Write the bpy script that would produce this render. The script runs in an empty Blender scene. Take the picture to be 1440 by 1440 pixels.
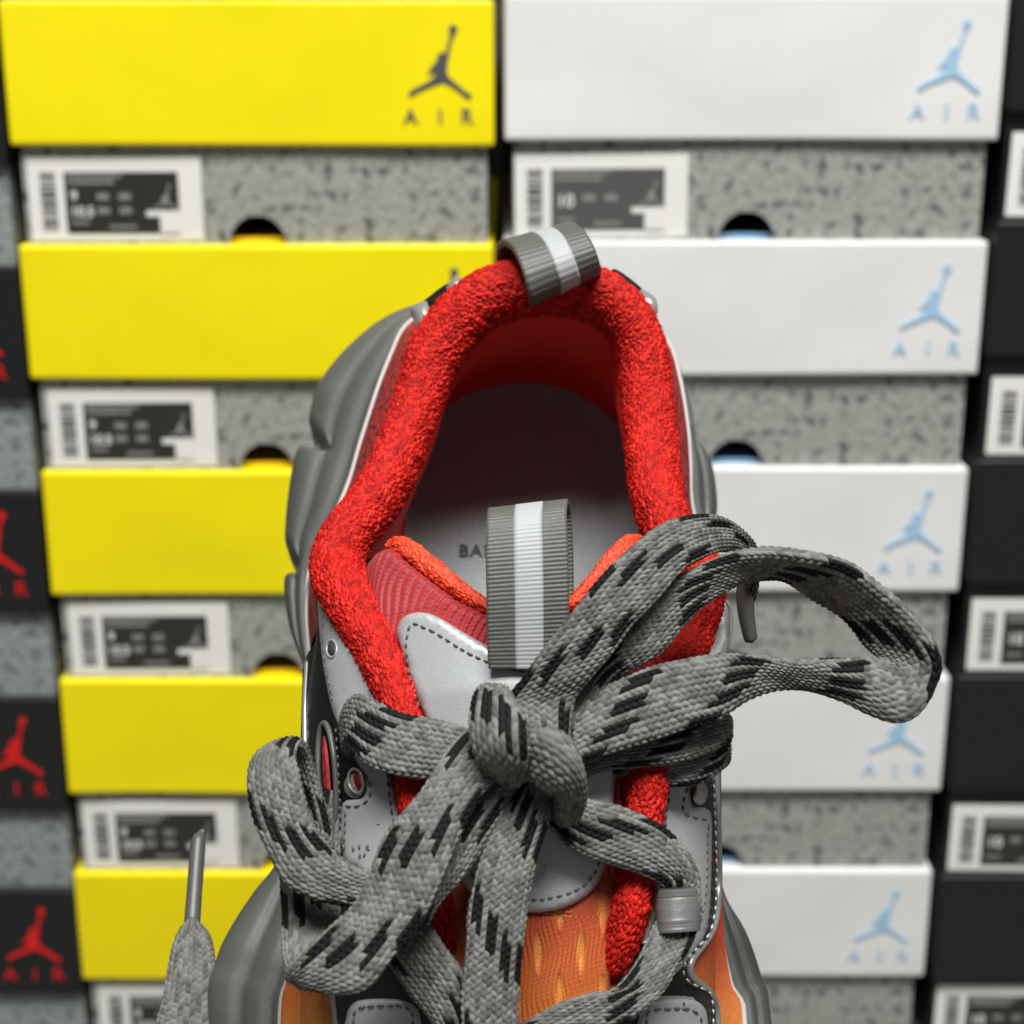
import bpy, math, random
import numpy as np
from mathutils import Vector, Matrix
from mathutils.geometry import delaunay_2d_cdt

rng = np.random.default_rng(7)
random.seed(7)
scene = bpy.context.scene
C = scene.collection

# ------------------------------------------------------------------ camera
CAMZ = 0.5333                      # metres above the floor
PITCH = math.radians(17.1)
FPX = 2300.0                       # focal length in pixels of the 1440 px photograph
cam_d = bpy.data.cameras.new('camera')
cam = bpy.data.objects.new('camera', cam_d); C.objects.link(cam)
cam.location = (0, 0, CAMZ)
cam.rotation_euler = (math.pi/2 - PITCH, 0, 0)
cam_d.sensor_width = 36.0
cam_d.lens = FPX/1440*36
cam_d.clip_start = 0.01; cam_d.clip_end = 50
cam_d.dof.use_dof = True
cam_d.dof.focus_distance = 0.362
cam_d.dof.aperture_fstop = 15.5
scene.camera = cam

# ------------------------------------------------------------------ light
world = bpy.data.worlds.new('World'); scene.world = world; world.use_nodes = True
bg = world.node_tree.nodes['Background']
bg.inputs[0].default_value = (0.93, 0.97, 1.0, 1); bg.inputs[1].default_value = 0.13

def area(name, loc, target, sx, sy, power, col=(1, 1, 1)):
    d = bpy.data.lights.new(name, 'AREA'); d.shape = 'RECTANGLE'; d.size = sx; d.size_y = sy
    d.energy = power; d.color = col
    o = bpy.data.objects.new(name, d); C.objects.link(o); o.location = loc
    o.rotation_euler = (Vector(target) - Vector(loc)).to_track_quat('-Z', 'Y').to_euler()
    return o
area('ceiling_lamp', (0.15, -0.22, CAMZ+1.70), (0.05, 0.50, CAMZ-0.20), 1.5, 0.55, 81, (1, 0.985, 0.95))

scene.view_settings.view_transform = 'Standard'
scene.view_settings.look = 'None'
scene.view_settings.exposure = 0.0
scene.view_settings.gamma = 1.0
scene.cycles.use_denoising = True
scene.cycles.max_bounces = 6

# ------------------------------------------------------------------ helpers
def lin(r, g, b):
    f = lambda c: (c/255/12.92) if c/255 <= 0.04045 else ((c/255+0.055)/1.055)**2.4
    return (f(r), f(g), f(b), 1)

def nodes(m):
    m.use_nodes = True
    nt = m.node_tree
    return nt, nt.nodes['Principled BSDF']

def mat(name, col, rough=0.5, metal=0.0, spec=0.5, coat=0.0, sheen=0.0,
        var=0.0, vscale=200.0, bump=0.0, bscale=600.0, bdist=0.0005, col2=None, detail=3.0):
    m = bpy.data.materials.new(name); nt, p = nodes(m)
    p.inputs['Base Color'].default_value = col
    p.inputs['Roughness'].default_value = rough
    p.inputs['Metallic'].default_value = metal
    p.inputs['Specular IOR Level'].default_value = spec
    p.inputs['Coat Weight'].default_value = coat
    p.inputs['Coat Roughness'].default_value = 0.25
    p.inputs['Sheen Weight'].default_value = sheen
    tc = nt.nodes.new('ShaderNodeTexCoord')
    if var > 0 or col2:
        n = nt.nodes.new('ShaderNodeTexNoise'); n.inputs['Scale'].default_value = vscale
        n.inputs['Detail'].default_value = detail
        nt.links.new(tc.outputs['Object'], n.inputs['Vector'])
        r = nt.nodes.new('ShaderNodeValToRGB')
        c2 = col2 or tuple(c*(1-var) for c in col[:3])+(1,)
        r.color_ramp.elements[0].position = 0.35; r.color_ramp.elements[0].color = c2
        r.color_ramp.elements[1].position = 0.65; r.color_ramp.elements[1].color = col
        nt.links.new(n.outputs['Fac'], r.inputs['Fac'])
        nt.links.new(r.outputs['Color'], p.inputs['Base Color'])
    if bump > 0:
        n = nt.nodes.new('ShaderNodeTexNoise'); n.inputs['Scale'].default_value = bscale
        n.inputs['Detail'].default_value = 3
        nt.links.new(tc.outputs['Object'], n.inputs['Vector'])
        b = nt.nodes.new('ShaderNodeBump'); b.inputs['Strength'].default_value = bump
        b.inputs['Distance'].default_value = bdist
        nt.links.new(n.outputs['Fac'], b.inputs['Height'])
        nt.links.new(b.outputs['Normal'], p.inputs['Normal'])
    return m

def obj(name, verts, faces, m, parent=None, smooth=True, attrs=None, label=None):
    me = bpy.data.meshes.new(name)
    verts = np.asarray(verts, dtype=np.float64)
    if parent is not None:
        root = parent
        off = np.zeros(3)
        while root is not None:
            off += np.array(root.location); root = root.parent
        verts = verts - off
    me.from_pydata(verts.tolist(), [], faces if isinstance(faces, list) else faces.tolist())
    return link_mesh(name, me, m, parent, smooth, attrs, label)

def link_mesh(name, me, m, parent=None, smooth=True, attrs=None, label=None):
    if m is not None and not me.materials:
        me.materials.append(m)
    if smooth:
        me.polygons.foreach_set('use_smooth', np.ones(len(me.polygons), dtype=bool))
    if attrs:
        for k, v in attrs.items():
            a = me.attributes.new(k, 'FLOAT', 'POINT')
            a.data.foreach_set('value', np.asarray(v, dtype=np.float32))
    me.update()
    o = bpy.data.objects.new(name, me); C.objects.link(o)
    if parent is not None: o.parent = parent
    if label: o['label'] = label
    return o

def empty(name, loc, label, cat, group=None):
    o = bpy.data.objects.new(name, None); C.objects.link(o); o.location = loc
    o.empty_display_size = 0.02
    o['label'] = label; o['category'] = cat
    if group: o['group'] = group
    return o

def grid_faces(nu, nv, close_u=False, close_v=False, base=0):
    iu = np.arange(nu if close_u else nu-1); iv = np.arange(nv if close_v else nv-1)
    I, J = np.meshgrid(iu, iv, indexing='ij')
    I2 = (I+1) % nu; J2 = (J+1) % nv
    f = np.stack([I*nv+J, I2*nv+J, I2*nv+J2, I*nv+J2], -1).reshape(-1, 4)
    return f+base

def crom(P, n, closed=False, dense=24):
    """Catmull-Rom through rows of P, resampled to n points evenly by the first three columns"""
    P = np.asarray(P, float)
    if closed:
        Q_ = np.vstack([P[-1:], P, P[:2]])
    else:
        Q_ = np.vstack([2*P[0]-P[1], P, 2*P[-1]-P[-2]])
    out = []
    t = np.linspace(0, 1, dense, endpoint=False)[:, None]
    for i in range(len(Q_)-3):
        p0, p1, p2, p3 = Q_[i:i+4]
        out.append(0.5*((2*p1)+(-p0+p2)*t+(2*p0-5*p1+4*p2-p3)*t**2+(-p0+3*p1-3*p2+p3)*t**3))
    out = np.vstack(out+[Q_[-2:-1]])
    d = np.r_[0, np.cumsum(np.linalg.norm(np.diff(out[:, :min(3, out.shape[1])], axis=0), axis=1))]
    s = np.linspace(0, d[-1], n+1)[:-1] if closed else np.linspace(0, d[-1], n)
    return np.stack([np.interp(s, d, out[:, k]) for k in range(out.shape[1])], 1)

def smoothn(a, n=2):
    for _ in range(n):
        b = a.copy(); b[1:-1] = (a[:-2]+2*a[1:-1]+a[2:])/4; a = b
    return a

def unit(v):
    return v/np.maximum(np.linalg.norm(v, axis=-1, keepdims=True), 1e-12)

# camera axes and the shoe's own frame: O heel end of the insole, W width, S towards the toe, N up from the insole
CR = np.array([1.0, 0, 0]); CU = np.array([0, math.sin(PITCH), math.cos(PITCH)])
CB = np.array([0, -math.cos(PITCH), math.sin(PITCH)]); CP = np.array([0, 0, CAMZ])
TH = math.radians(24)
N = math.sin(TH)*CU + math.cos(TH)*CB
S = -math.cos(TH)*CU + math.sin(TH)*CB
W = CR
O = CP + (172/FPX*0.475)*CU - 0.475*CB

def ray(u, v):
    u = np.asarray(u, float); v = np.asarray(v, float)
    return ((u-720)/FPX)[..., None]*CR + ((720-v)/FPX)[..., None]*CU - CB

def Q(u, v, h):
    r = ray(u, v)
    t = ((O-CP) @ N + np.asarray(h, float))/(r @ N)
    return CP + t[..., None]*r

def QP(pts):
    p = np.asarray(pts, float); return Q(p[:, 0], p[:, 1], p[:, 2])

def wsh(p):
    d = p - O; return d @ W, d @ S, d @ N

def from_wsh(w, s, h):
    return O + np.asarray(w)[..., None]*W + np.asarray(s)[..., None]*S + np.asarray(h)[..., None]*N

def px_size(u, v, h):     # metres per photo pixel at a place
    p = Q(u, v, h); return float(-((p-CP) @ CB))/FPX

# ================================================================== the setting
m_floor = mat('floor_vinyl', lin(120, 118, 114), 0.5, var=0.15, vscale=6)
fl = obj('floor', [(-2.5, -2.5, 0), (2.5, -2.5, 0), (2.5, 1.6, 0), (-2.5, 1.6, 0)], [(0, 1, 2, 3)], m_floor, smooth=False)
fl['kind'] = 'structure'

m_wall = mat('added_wall_grey', lin(70, 70, 70), 0.8)
wl_ = obj('wall', [(-2.5, 1.09, 0), (2.5, 1.09, 0), (2.5, 1.09, 2.6), (-2.5, 1.09, 2.6)], [(0, 1, 2, 3)], m_wall, smooth=False)  # unseen wall, added to keep the gaps between the box stacks dark
wl_['kind'] = 'structure'
# ------------------------------------------------------------------ box materials
def lid_mat(name, col, rough=0.32):
    m = mat(name, col, rough, coat=0.0, spec=0.4, bump=0.15, bscale=14, bdist=0.004, var=0.06, vscale=22, detail=6)
    return m
M_yel = lid_mat('yellow_lid_card', (0.95, 0.80, 0.0, 1), 0.45)
M_whi = lid_mat('white_lid_card', (0.79, 0.79, 0.785, 1), 0.24)
M_blk = lid_mat('black_lid_card', (0.012, 0.012, 0.013, 1), 0.42)
M_boxshade = mat('box_interior_shade', (0.012, 0.012, 0.012, 1), 0.9)  # near-black colour painted in for the shade inside the boxes
M_navy = mat('navy_logo_ink', lin(80, 80, 84), 0.45)
M_lblue = mat('light_blue_logo_ink', lin(160, 198, 226), 0.45)
M_red = mat('red_logo_ink', lin(214, 22, 20), 0.42)
M_lab = mat('label_paper', lin(232, 232, 228), 0.5)
M_labgrey = mat('label_grey_print', lin(150, 151, 148), 0.5)
M_labdark = mat('label_dark_print', lin(44, 46, 38), 0.45)
M_labmid = mat('label_charcoal_print', lin(84, 84, 84), 0.45)
M_labink = mat('label_black_ink', lin(70, 70, 70), 0.5)
M_yin = mat('yellow_inner_card', lin(235, 195, 20), 0.6)
M_bin = mat('light_blue_inner_tissue', lin(120, 165, 200), 0.6)

def cement_mat(name, base, dark, tint):
    m = bpy.data.materials.new(name); nt, p = nodes(m)
    tc = nt.nodes.new('ShaderNodeTexCoord')
    def noise(scale, detail, rough=0.5):
        n = nt.nodes.new('ShaderNodeTexNoise'); n.inputs['Scale'].default_value = scale
        n.inputs['Detail'].default_value = detail; n.inputs['Roughness'].default_value = rough
        nt.links.new(tc.outputs['Object'], n.inputs['Vector']); return n
    def ramp(n, a, ca, b, cb):
        r = nt.nodes.new('ShaderNodeValToRGB')
        r.color_ramp.elements[0].position = a; r.color_ramp.elements[0].color = ca
        r.color_ramp.elements[1].position = b; r.color_ramp.elements[1].color = cb
        nt.links.new(n.outputs['Fac'], r.inputs['Fac']); return r
    def mixc(fac, a, b):
        x = nt.nodes.new('ShaderNodeMix'); x.data_type = 'RGBA'
        nt.links.new(fac, x.inputs[0]); nt.links.new(a, x.inputs[6]); nt.links.new(b, x.inputs[7])
        return x.outputs[2]
    b0 = ramp(noise(260, 4, 0.6), 0.38, tint, 0.62, base)
    k = (0, 0, 0, 1); w = (1, 1, 1, 1)
    s1 = ramp(noise(230, 2.0, 0.55), 0.535, k, 0.60, w)
    s2 = ramp(noise(165, 1.5, 0.5), 0.585, k, 0.65, w)
    dk = nt.nodes.new('ShaderNodeRGB'); dk.outputs[0].default_value = dark
    md = nt.nodes.new('ShaderNodeRGB'); md.outputs[0].default_value = tuple((a*0.55+b*0.45) for a, b in zip(base, dark))
    c1 = mixc(s1.outputs['Color'], b0.outputs['Color'], md.outputs[0])
    c2 = mixc(s2.outputs['Color'], c1, dk.outputs[0])
    nt.links.new(c2, p.inputs['Base Color'])
    p.inputs['Roughness'].default_value = 0.55
    return m
M_cem = cement_mat('speckled_grey_card', lin(164, 166, 161), lin(88, 89, 87), lin(146, 148, 140))
M_cem2 = cement_mat('speckled_cool_grey_card', lin(150, 157, 156), lin(92, 96, 94), lin(132, 138, 137))

# ------------------------------------------------------------------ box meshes
def box_vf(x0, x1, y0, y1, z0, z1):
    v = [(x0, y0, z0), (x1, y0, z0), (x1, y1, z0), (x0, y1, z0), (x0, y0, z1), (x1, y0, z1), (x1, y1, z1), (x0, y1, z1)]
    f = [(0, 3, 2, 1), (4, 5, 6, 7), (0, 1, 5, 4), (1, 2, 6, 5), (2, 3, 7, 6), (3, 0, 4, 7)]
    return v, f

def join_vf(parts):
    V = []; F = []
    for v, f in parts:
        b = len(V); V += list(v); F += [tuple(i+b for i in q) for q in f]
    return V, F

def mesh_from(name, v, f, m, bevel=0.0, seg=2):
    import bmesh
    me = bpy.data.meshes.new(name); me.from_pydata([tuple(x) for x in v], [], f)
    if bevel > 0:
        bm = bmesh.new(); bm.from_mesh(me)
        bmesh.ops.bevel(bm, geom=list(bm.edges), offset=bevel, segments=seg, profile=0.5, affect='EDGES')
        bm.to_mesh(me); bm.free()
        for p_ in me.polygons: p_.use_smooth = p_.area < 0.002
    if m: me.materials.append(m)
    return me

def poly_slab(pts, y0, y1):
    """a flat outline in x,z extruded from y0 (front) to y1"""
    tri = delaunay_2d_cdt([Vector(p) for p in pts], [], [list(range(len(pts)))], 1, 1e-7)
    vs = [(p.x, p.y) for p in tri[0]]; n = len(vs)
    V = [(x, y0, z) for x, z in vs] + [(x, y1, z) for x, z in vs]
    F = []
    for f in tri[2]:
        F.append(tuple(f)); F.append(tuple(i+n for i in reversed(f)))
    cnt = {}
    for f in tri[2]:
        for a, b in zip(f, list(f[1:])+[f[0]]): cnt[(a, b)] = 1
    for (a, b) in cnt:
        if (b, a) not in cnt: F.append((b, a, a+n, b+n))
    return V, F

JM = [(.745, 1.03), (.70, .93), (.675, .80), (.655, .70), (.635, .60), (.625, .50), (.64, .43), (.72, .36), (.84, .26), (.93, .185), (1.0, .15),
      (.995, .08), (.94, .055), (.86, .12), (.76, .20), (.66, .265), (.56, .315), (.50, .30), (.40, .265), (.28, .215), (.16, .17), (.08, .115), (.02, .10),
      (0, .165), (.06, .23), (.18, .285), (.30, .345), (.39, .41), (.425, .46), (.385, .475), (.33, .43), (.295, .46), (.36, .57), (.43, .64),
      (.45, .70), (.475, .775), (.53, .795), (.575, .765), (.595, .82), (.62, .93), (.65, 1.04), (.70, 1.06)]
_p = np.array(JM); _a = np.roll(_p, 1, 0); _b = np.roll(_p, -1, 0)
_t = unit(_b-_a); _n = np.stack([-_t[:, 1], _t[:, 0]], 1)
JM = [tuple(x) for x in _p-_n*.013]
def logo_vf(w, y0=-0.0006, y1=0.0):
    a = poly_slab([(x*w, z*w) for x, z in JM], y0, y1)
    cx, cz, r = .715*w, 1.12*w, .068*w
    ball = poly_slab([(cx+r*math.cos(t), cz+r*math.sin(t)) for t in np.linspace(0, 2*math.pi, 16, endpoint=False)], y0, y1)
    return join_vf([a, ball])

def text_vf(body, size, depth, spacing=1.0, bold=0.0):
    cu = bpy.data.curves.new('lettering', 'FONT'); cu.body = body; cu.size = size
    cu.extrude = depth; cu.space_character = spacing; cu.offset = bold
    o = bpy.data.objects.new('lettering', cu); C.objects.link(o)
    dg = bpy.context.evaluated_depsgraph_get(); me = bpy.data.meshes.new_from_object(o.evaluated_get(dg))
    v = [tuple(x.co) for x in me.vertices]; f = [tuple(p.vertices) for p in me.polygons]
    bpy.data.objects.remove(o); bpy.data.meshes.remove(me); bpy.data.curves.remove(cu)
    return v, f
def text_xz(body, size, x, z, spacing=1.0, bold=0.0, y=-0.0003):
    v, f = text_vf(body, size, 0.0003, spacing, bold)
    return [(a+x, -c+y, b+z) for a, b, c in v], f

BD = 0.31                     # box depth, front to back
LW, LH = 0.0785, 0.0375        # label
def label_meshes(dark, sizes):
    card = mesh_from('label', *box_vf(0, LW, -0.0004, 0, 0, LH), M_lab)
    panel = mesh_from('print_panel', *box_vf(0.0165, 0.0680, -0.0007, -0.0003, 0.0035, LH-0.0065), dark)
    parts = []; z = 0.005
    r2 = random.Random(3)
    while z < LH-0.006:
        h = r2.choice([0.0004, 0.0006, 0.0009, 0.0013]); parts.append(box_vf(0.0055, 0.0125, -0.0007, -0.0003, z, z+h)); z += h+r2.choice([0.0005, 0.0008, 0.0012])
    bar = mesh_from('barcode', *join_vf(parts), M_labink)
    # lines of small print, size panel, lower right block
    L = []
    for z, x0, x1 in ((LH-0.0090, 0.018, 0.043), (LH-0.0118, 0.018, 0.039), (0.0055, 0.036, 0.048), (0.0075, 0.019, 0.027)):
        x = x0
        while x < x1:
            wd = r2.uniform(0.0006, 0.0014); L.append(box_vf(x, min(x+wd, x1), -0.0010, -0.0006, z, z+0.0016)); x += wd+0.0004
    for zz in ((0.0185, 0.0122) if len(sizes) > 1 else (0.0165,)):
        for xx in (0.031, 0.041):
            for k in range(4): L.append(box_vf(xx+k*0.0014, xx+k*0.0014+0.001, -0.0010, -0.0006, zz, zz+0.003))
    lines = mesh_from('small_print', *join_vf(L), M_labgrey)
    Wt = [box_vf(0.0530, 0.0680, -0.0011, -0.0006, 0.0110, 0.0136), box_vf(0.0590, 0.0680, -0.0011, -0.0006, 0.0036, 0.0110)]
    white = mesh_from('white_print_block', *join_vf(Wt), M_lab)
    lv, lf = logo_vf(0.010, -0.0011, -0.0006)
    fig = mesh_from('label_emblem', [(x+0.0568, y, z+0.0135) for x, y, z in lv], lf, M_labgrey)
    T = []
    if len(sizes) > 1:
        T += [text_xz(sizes[0], 0.0062, 0.0190, 0.0183, bold=0.0001, y=-0.0009), text_xz(sizes[1], 0.0062, 0.0185, 0.0112, bold=0.0001, y=-0.0009)]
    else:
        T += [text_xz(sizes[0], 0.0080, 0.0188, 0.0140, bold=0.0001, y=-0.0009)]
    num = mesh_from('size_number', *join_vf(T), M_lab)
    return [('print_panel', panel), ('barcode', bar), ('small_print', lines), ('white_print_block', white), ('label_emblem', fig), ('size_number', num)], card

def body_vf(w, h, hole=True):
    t = 0.002; R = 0.0130
    if hole:
        pts = [(-w/2, 0)] + [(-R*math.cos(a), R*math.sin(a)) for a in np.linspace(0, math.pi, 25)] + [(w/2, 0), (w/2, h), (-w/2, h)]
        front = poly_slab(pts, 0.0, t)
    else:
        front = box_vf(-w/2, w/2, 0, t, 0, h)
    rest = [box_vf(-w/2, -w/2+t, t, BD-0.01, 0, h), box_vf(w/2-t, w/2, t, BD-0.01, 0, h), box_vf(-w/2, w/2, BD-0.01, BD-0.008, 0, h)]
    return join_vf([front]+rest)

LID = 0.0625
INSET = 0.0042
class BoxKind:
    def __init__(self, name, w, mlid, mbody, mlogo, minner, labdark, sizes, inset, logo_pos='right', label_x=0.003, hole=True):
        self.__dict__.update(locals())
        lw = 0.0285
        x0 = w/2-0.0098-lw
        lv, lf = logo_vf(lw)
        self.logo = mesh_from('lid_emblem', [(x+x0, y, z+LID*0.295) for x, y, z in lv], lf, mlogo)
        T = []
        for ch, cx in (('A', 0.035), ('I', 0.50), ('R', 0.93)):
            v, f = text_xz(ch, 0.0098, 0, 0, bold=0.0, y=-0.0003)
            xs = [p[0] for p in v]; mid = (min(xs)+max(xs))/2
            T.append(([(p[0]-mid+x0+cx*lw, p[1], p[2]+LID*0.155) for p in v], f))
        self.letters = mesh_from('lid_lettering', *join_vf(T), mlogo)
        self.lparts, self.card = label_meshes(labdark, sizes)

def lid_mesh(w, m, seed):
    import bmesh
    me = mesh_from('lid', *box_vf(-w/2, w/2, 0, BD, 0, LID), None, bevel=0.0014, seg=3)
    bm = bmesh.new(); bm.from_mesh(me)
    cuts = [((x, 0, 0), (1, 0, 0)) for x in [-w/2+.0028, w/2-.0028]+list(np.linspace(-w/2, w/2, 16)[1:-1])]
    cuts += [((0, 0, z), (0, 0, 1)) for z in [.0028, LID-.0028]+list(np.linspace(0, LID, 7)[1:-1])]
    for co, no in cuts:
        bmesh.ops.bisect_plane(bm, geom=list(bm.verts)+list(bm.edges)+list(bm.faces), plane_co=co, plane_no=no)
    r_ = random.Random(seed); a = [r_.uniform(-1, 1) for _ in range(12)]
    for v in bm.verts:
        x, y, z = v.co; t = x/w+.5; q = z/LID
        f = max(0, 1-y/.02)
        d = .0006*a[0]*math.sin(math.pi*t)+.0004*a[1]*math.sin(2.3*math.pi*t+a[2])*(.4+q)+.0004*a[3]*math.sin(5.1*t+3*q+a[4]*3)
        d += .0009*a[5]*math.exp(-((t-.5-.45*a[6])**2/.004+(q-.5-.4*a[7])**2/.05))
        if q < .2: d += .0005*a[8]*math.sin(7*t+a[9]*3)
        em = min(1, max(0, (t-.70)/.10)); d *= 1-em*em*(3-2*em)
        v.co.y -= d*f
        v.co.z += .0005*a[10]*math.sin(4*t+a[11]*3)*(1-q)*f
    bm.to_mesh(me); bm.free()
    for p_ in me.polygons: p_.use_smooth = True
    me.materials.append(m)
    return me

box_count = [0]
def make_box(kind, xc, ztop, bodyh, label, group, yfront=0.75, rz=0.0, emblem=True, with_label=True, lab_dx=0.0):
    z0 = ztop-LID-bodyh
    e = empty('shoe_box', (xc, yfront, z0), label, 'shoe box', group); e.rotation_euler.z = rz
    def child(name, me, parent, loc=(0, 0, 0)):
        o = bpy.data.objects.new(name, me); C.objects.link(o); o.parent = parent; o.location = loc; return o
    box_count[0] += 1
    lid = child('lid', lid_mesh(kind.w, kind.mlid, 40+box_count[0]), e, (0, 0, bodyh))
    if emblem:
        child('lid_emblem', kind.logo, lid); child('lid_lettering', kind.letters, lid)
    key = 'body%.4f' % bodyh
    if not hasattr(kind, key):
        wb = kind.w-2*kind.inset
        setattr(kind, key, mesh_from('base', *body_vf(wb, bodyh, kind.hole), kind.mbody))
        setattr(kind, key+'i', mesh_from('inner_floor', *box_vf(-wb/2+.003, wb/2-.003, 0.0045, BD-.02, 0.0, 0.0025), kind.minner))
        setattr(kind, key+'w', mesh_from('interior_shade_sheet', *box_vf(-wb/2+.003, wb/2-.003, 0.030, 0.031, 0.003, bodyh-.002), M_boxshade))  # added near-black sheet, stands for the shade behind the finger hole
    b = child('base', getattr(kind, key), e, (0, INSET, 0))
    child('inner_floor', getattr(kind, key+'i'), b); child('interior_shade_sheet', getattr(kind, key+'w'), b)
    if with_label:
        lab = child('label', kind.card, e, (-kind.w/2+kind.label_x+lab_dx, INSET, 0.0008))
        for nm, me in kind.lparts: child(nm, me, lab)
        rb = random.Random(box_count[0]*7); lab.rotation_euler.y = math.radians(rb.uniform(-.5, .7)); lab.location.x += rb.uniform(-.0006, .0012); lab.location.z += rb.uniform(0.0002, .0012)
    return e

PITCHZ = 0.1075
K_y = BoxKind('yellow', 0.2170, M_yel, M_cem, M_navy, M_yin, M_labdark, ['9', '10.5'], 0.0032, label_x=0.0058)
K_w = BoxKind('white', 0.2215, M_whi, M_cem, M_lblue, M_bin, M_labmid, ['10'], 0.0040, label_x=0.0048)
K_r = BoxKind('redlogo', 0.2180, M_blk, M_cem2, M_red, M_boxshade, M_labdark, ['9', '10.5'], 0.0012)
K_b = BoxKind('black', 0.2200, M_blk, M_blk, M_navy, M_boxshade, M_labdark, ['10'], 0.0015, label_x=0.0042, hole=False)

ords = ['topmost', 'second', 'third', 'fourth', 'fifth']
BH = PITCHZ-LID
zt2 = CAMZ-0.1033
dxs = [0.000, -0.0006, 0.0004, 0.0002, -0.0012]
for i in range(5):
    make_box(K_y, -0.1165+dxs[i], zt2+PITCHZ*(1-i)-(0.0006 if i == 0 else 0), BH-(0.0006 if i == 0 else 0),
             'shoe box with yellow lid and speckled grey base, %s full lid down the yellow stack' % ords[i],
             'yellow lidded boxes in one stack', rz=math.radians([0.55, 0.15, 0.0, -0.1, -0.15][i]))
make_box(K_y, -0.1168, zt2+2*PITCHZ, BH, 'shoe box showing only its grey bottom edge above the topmost yellow lid',
         'yellow lidded boxes in one stack', rz=math.radians(0.2))
for i in range(5):
    make_box(K_w, 0.1068+[0.0006, 0.0002, 0.0, -0.0004, -0.0010][i], zt2+PITCHZ*(1-i)+0.0018, BH,
             'shoe box with white lid and pale blue emblem, %s down the white stack' % ords[i],
             'white lidded boxes in one stack', rz=math.radians([0.35, 0.1, 0.1, 0.0, 0.05][i]))
for i in range(1, 6):
    zt = zt2+PITCHZ*(2-i)-0.0095
    bh = BH if i < 5 else zt-LID
    make_box(K_r, -0.2275-0.109+[0, 0, 0.0003, 0.0006, 0.0010, 0.0012][i], zt, bh,
             'black lidded shoe box with red emblem and grey base, %s down its stack' % ords[i-1],
             'black lidded boxes with red emblems', with_label=False)
bz = [CAMZ+z for z in (0.0190, -0.0923, -0.2045, -0.3157, -0.4270, -0.5333)]
for i in range(1, 6):
    b = make_box(K_b, 0.2212+0.110, bz[i-1]-0.0003, bz[i-1]-bz[i]-LID-0.0003,
             'all black shoe box with white barcode label, %s down the black stack' % ords[i-1],
             'all black boxes in one stack', emblem=False)

# ================================================================== the sneaker
base_pt = from_wsh(0.0, 0.15, -0.035)
shoe = empty('sneaker', tuple(base_pt), 'chunky grey sneaker with red knit collar, orange tongue and tied grey and black laces', 'sneaker')

def attr_mat(name, build):
    m = bpy.data.materials.new(name); nt, p = nodes(m); build(nt, p); return m

def rand_attr(nt, nm):
    a = nt.nodes.new('ShaderNodeAttribute'); a.attribute_name = nm; return a.outputs['Fac']

def ramp2(nt, fac, stops):
    r = nt.nodes.new('ShaderNodeValToRGB'); e = r.color_ramp.elements
    e[0].position, e[0].color = stops[0]; e[1].position, e[1].color = stops[-1]
    for pos, col in stops[1:-1]:
        x = e.new(pos); x.color = col
    nt.links.new(fac, r.inputs['Fac']); return r.outputs['Color']

def fibre_bump(nt, p, scale, strength, dist, stretch=None):
    tc = nt.nodes.new('ShaderNodeTexCoord')
    n = nt.nodes.new('ShaderNodeTexNoise'); n.inputs['Scale'].default_value = scale; n.inputs['Detail'].default_value = 4
    nt.links.new(tc.outputs['Object'], n.inputs['Vector'])
    b = nt.nodes.new('ShaderNodeBump'); b.inputs['Strength'].default_value = strength; b.inputs['Distance'].default_value = dist
    nt.links.new(n.outputs['Fac'], b.inputs['Height']); nt.links.new(b.outputs['Normal'], p.inputs['Normal'])

def b_lace(nt, p):
    f = rand_attr(nt, 'yarn')
    g = ramp2(nt, f, [(0.0, lin(82, 82, 79)), (1.0, lin(126, 126, 122))])
    k = rand_attr(nt, 'dark')
    th = nt.nodes.new('ShaderNodeMath'); th.operation = 'GREATER_THAN'; th.inputs[1].default_value = 0.5
    nt.links.new(k, th.inputs[0])
    x = nt.nodes.new('ShaderNodeMix'); x.data_type = 'RGBA'
    nt.links.new(th.outputs[0], x.inputs[0]); nt.links.new(g, x.inputs[6]); x.inputs[7].default_value = (0.0035, 0.0035, 0.004, 1)
    nt.links.new(x.outputs[2], p.inputs['Base Color'])
    p.inputs['Roughness'].default_value = 0.65; p.inputs['Specular IOR Level'].default_value = 0.22
    fibre_bump(nt, p, 4200, 0.7, 0.00025)
M_lace = attr_mat('braided_grey_black_lace', b_lace)

def b_knit(nt, p):
    f = rand_attr(nt, 'yarn')
    g = ramp2(nt, f, [(0.0, (0.20, 0.003, 0.002, 1)), (0.5, (0.42, 0.008, 0.004, 1)), (1.0, (0.62, 0.020, 0.010, 1))])
    nt.links.new(g, p.inputs['Base Color'])
    p.inputs['Roughness'].default_value = 0.6; p.inputs['Specular IOR Level'].default_value = 0.2
    fibre_bump(nt, p, 3800, 0.5, 0.0002)
M_knit = attr_mat('red_terry_knit', b_knit)
M_lining = mat('red_inner_lining', (0.85, 0.018, 0.010, 1), 0.75, bump=0.5, bscale=2600, bdist=0.0003, var=0.25, vscale=900)
M_orangeknit = attr_mat('orange_red_loop_knit', lambda nt, p: (nt.links.new(ramp2(nt, rand_attr(nt, 'yarn'), [(0.0, (0.42, 0.02, 0.006, 1)), (1.0, (0.88, 0.075, 0.018, 1))]), p.inputs['Base Color']), fibre_bump(nt, p, 3800, .5, .0002)))
M_orange = mat('orange_red_tongue_lining', (0.85, 0.075, 0.018, 1), 0.6, bump=0.6, bscale=2600, bdist=0.0003, var=0.3, vscale=1500)
M_insole = mat('pale_grey_insole', lin(148, 156, 158), 0.6, bump=0.6, bscale=1300, bdist=0.0004, var=0.16, vscale=900)
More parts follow.
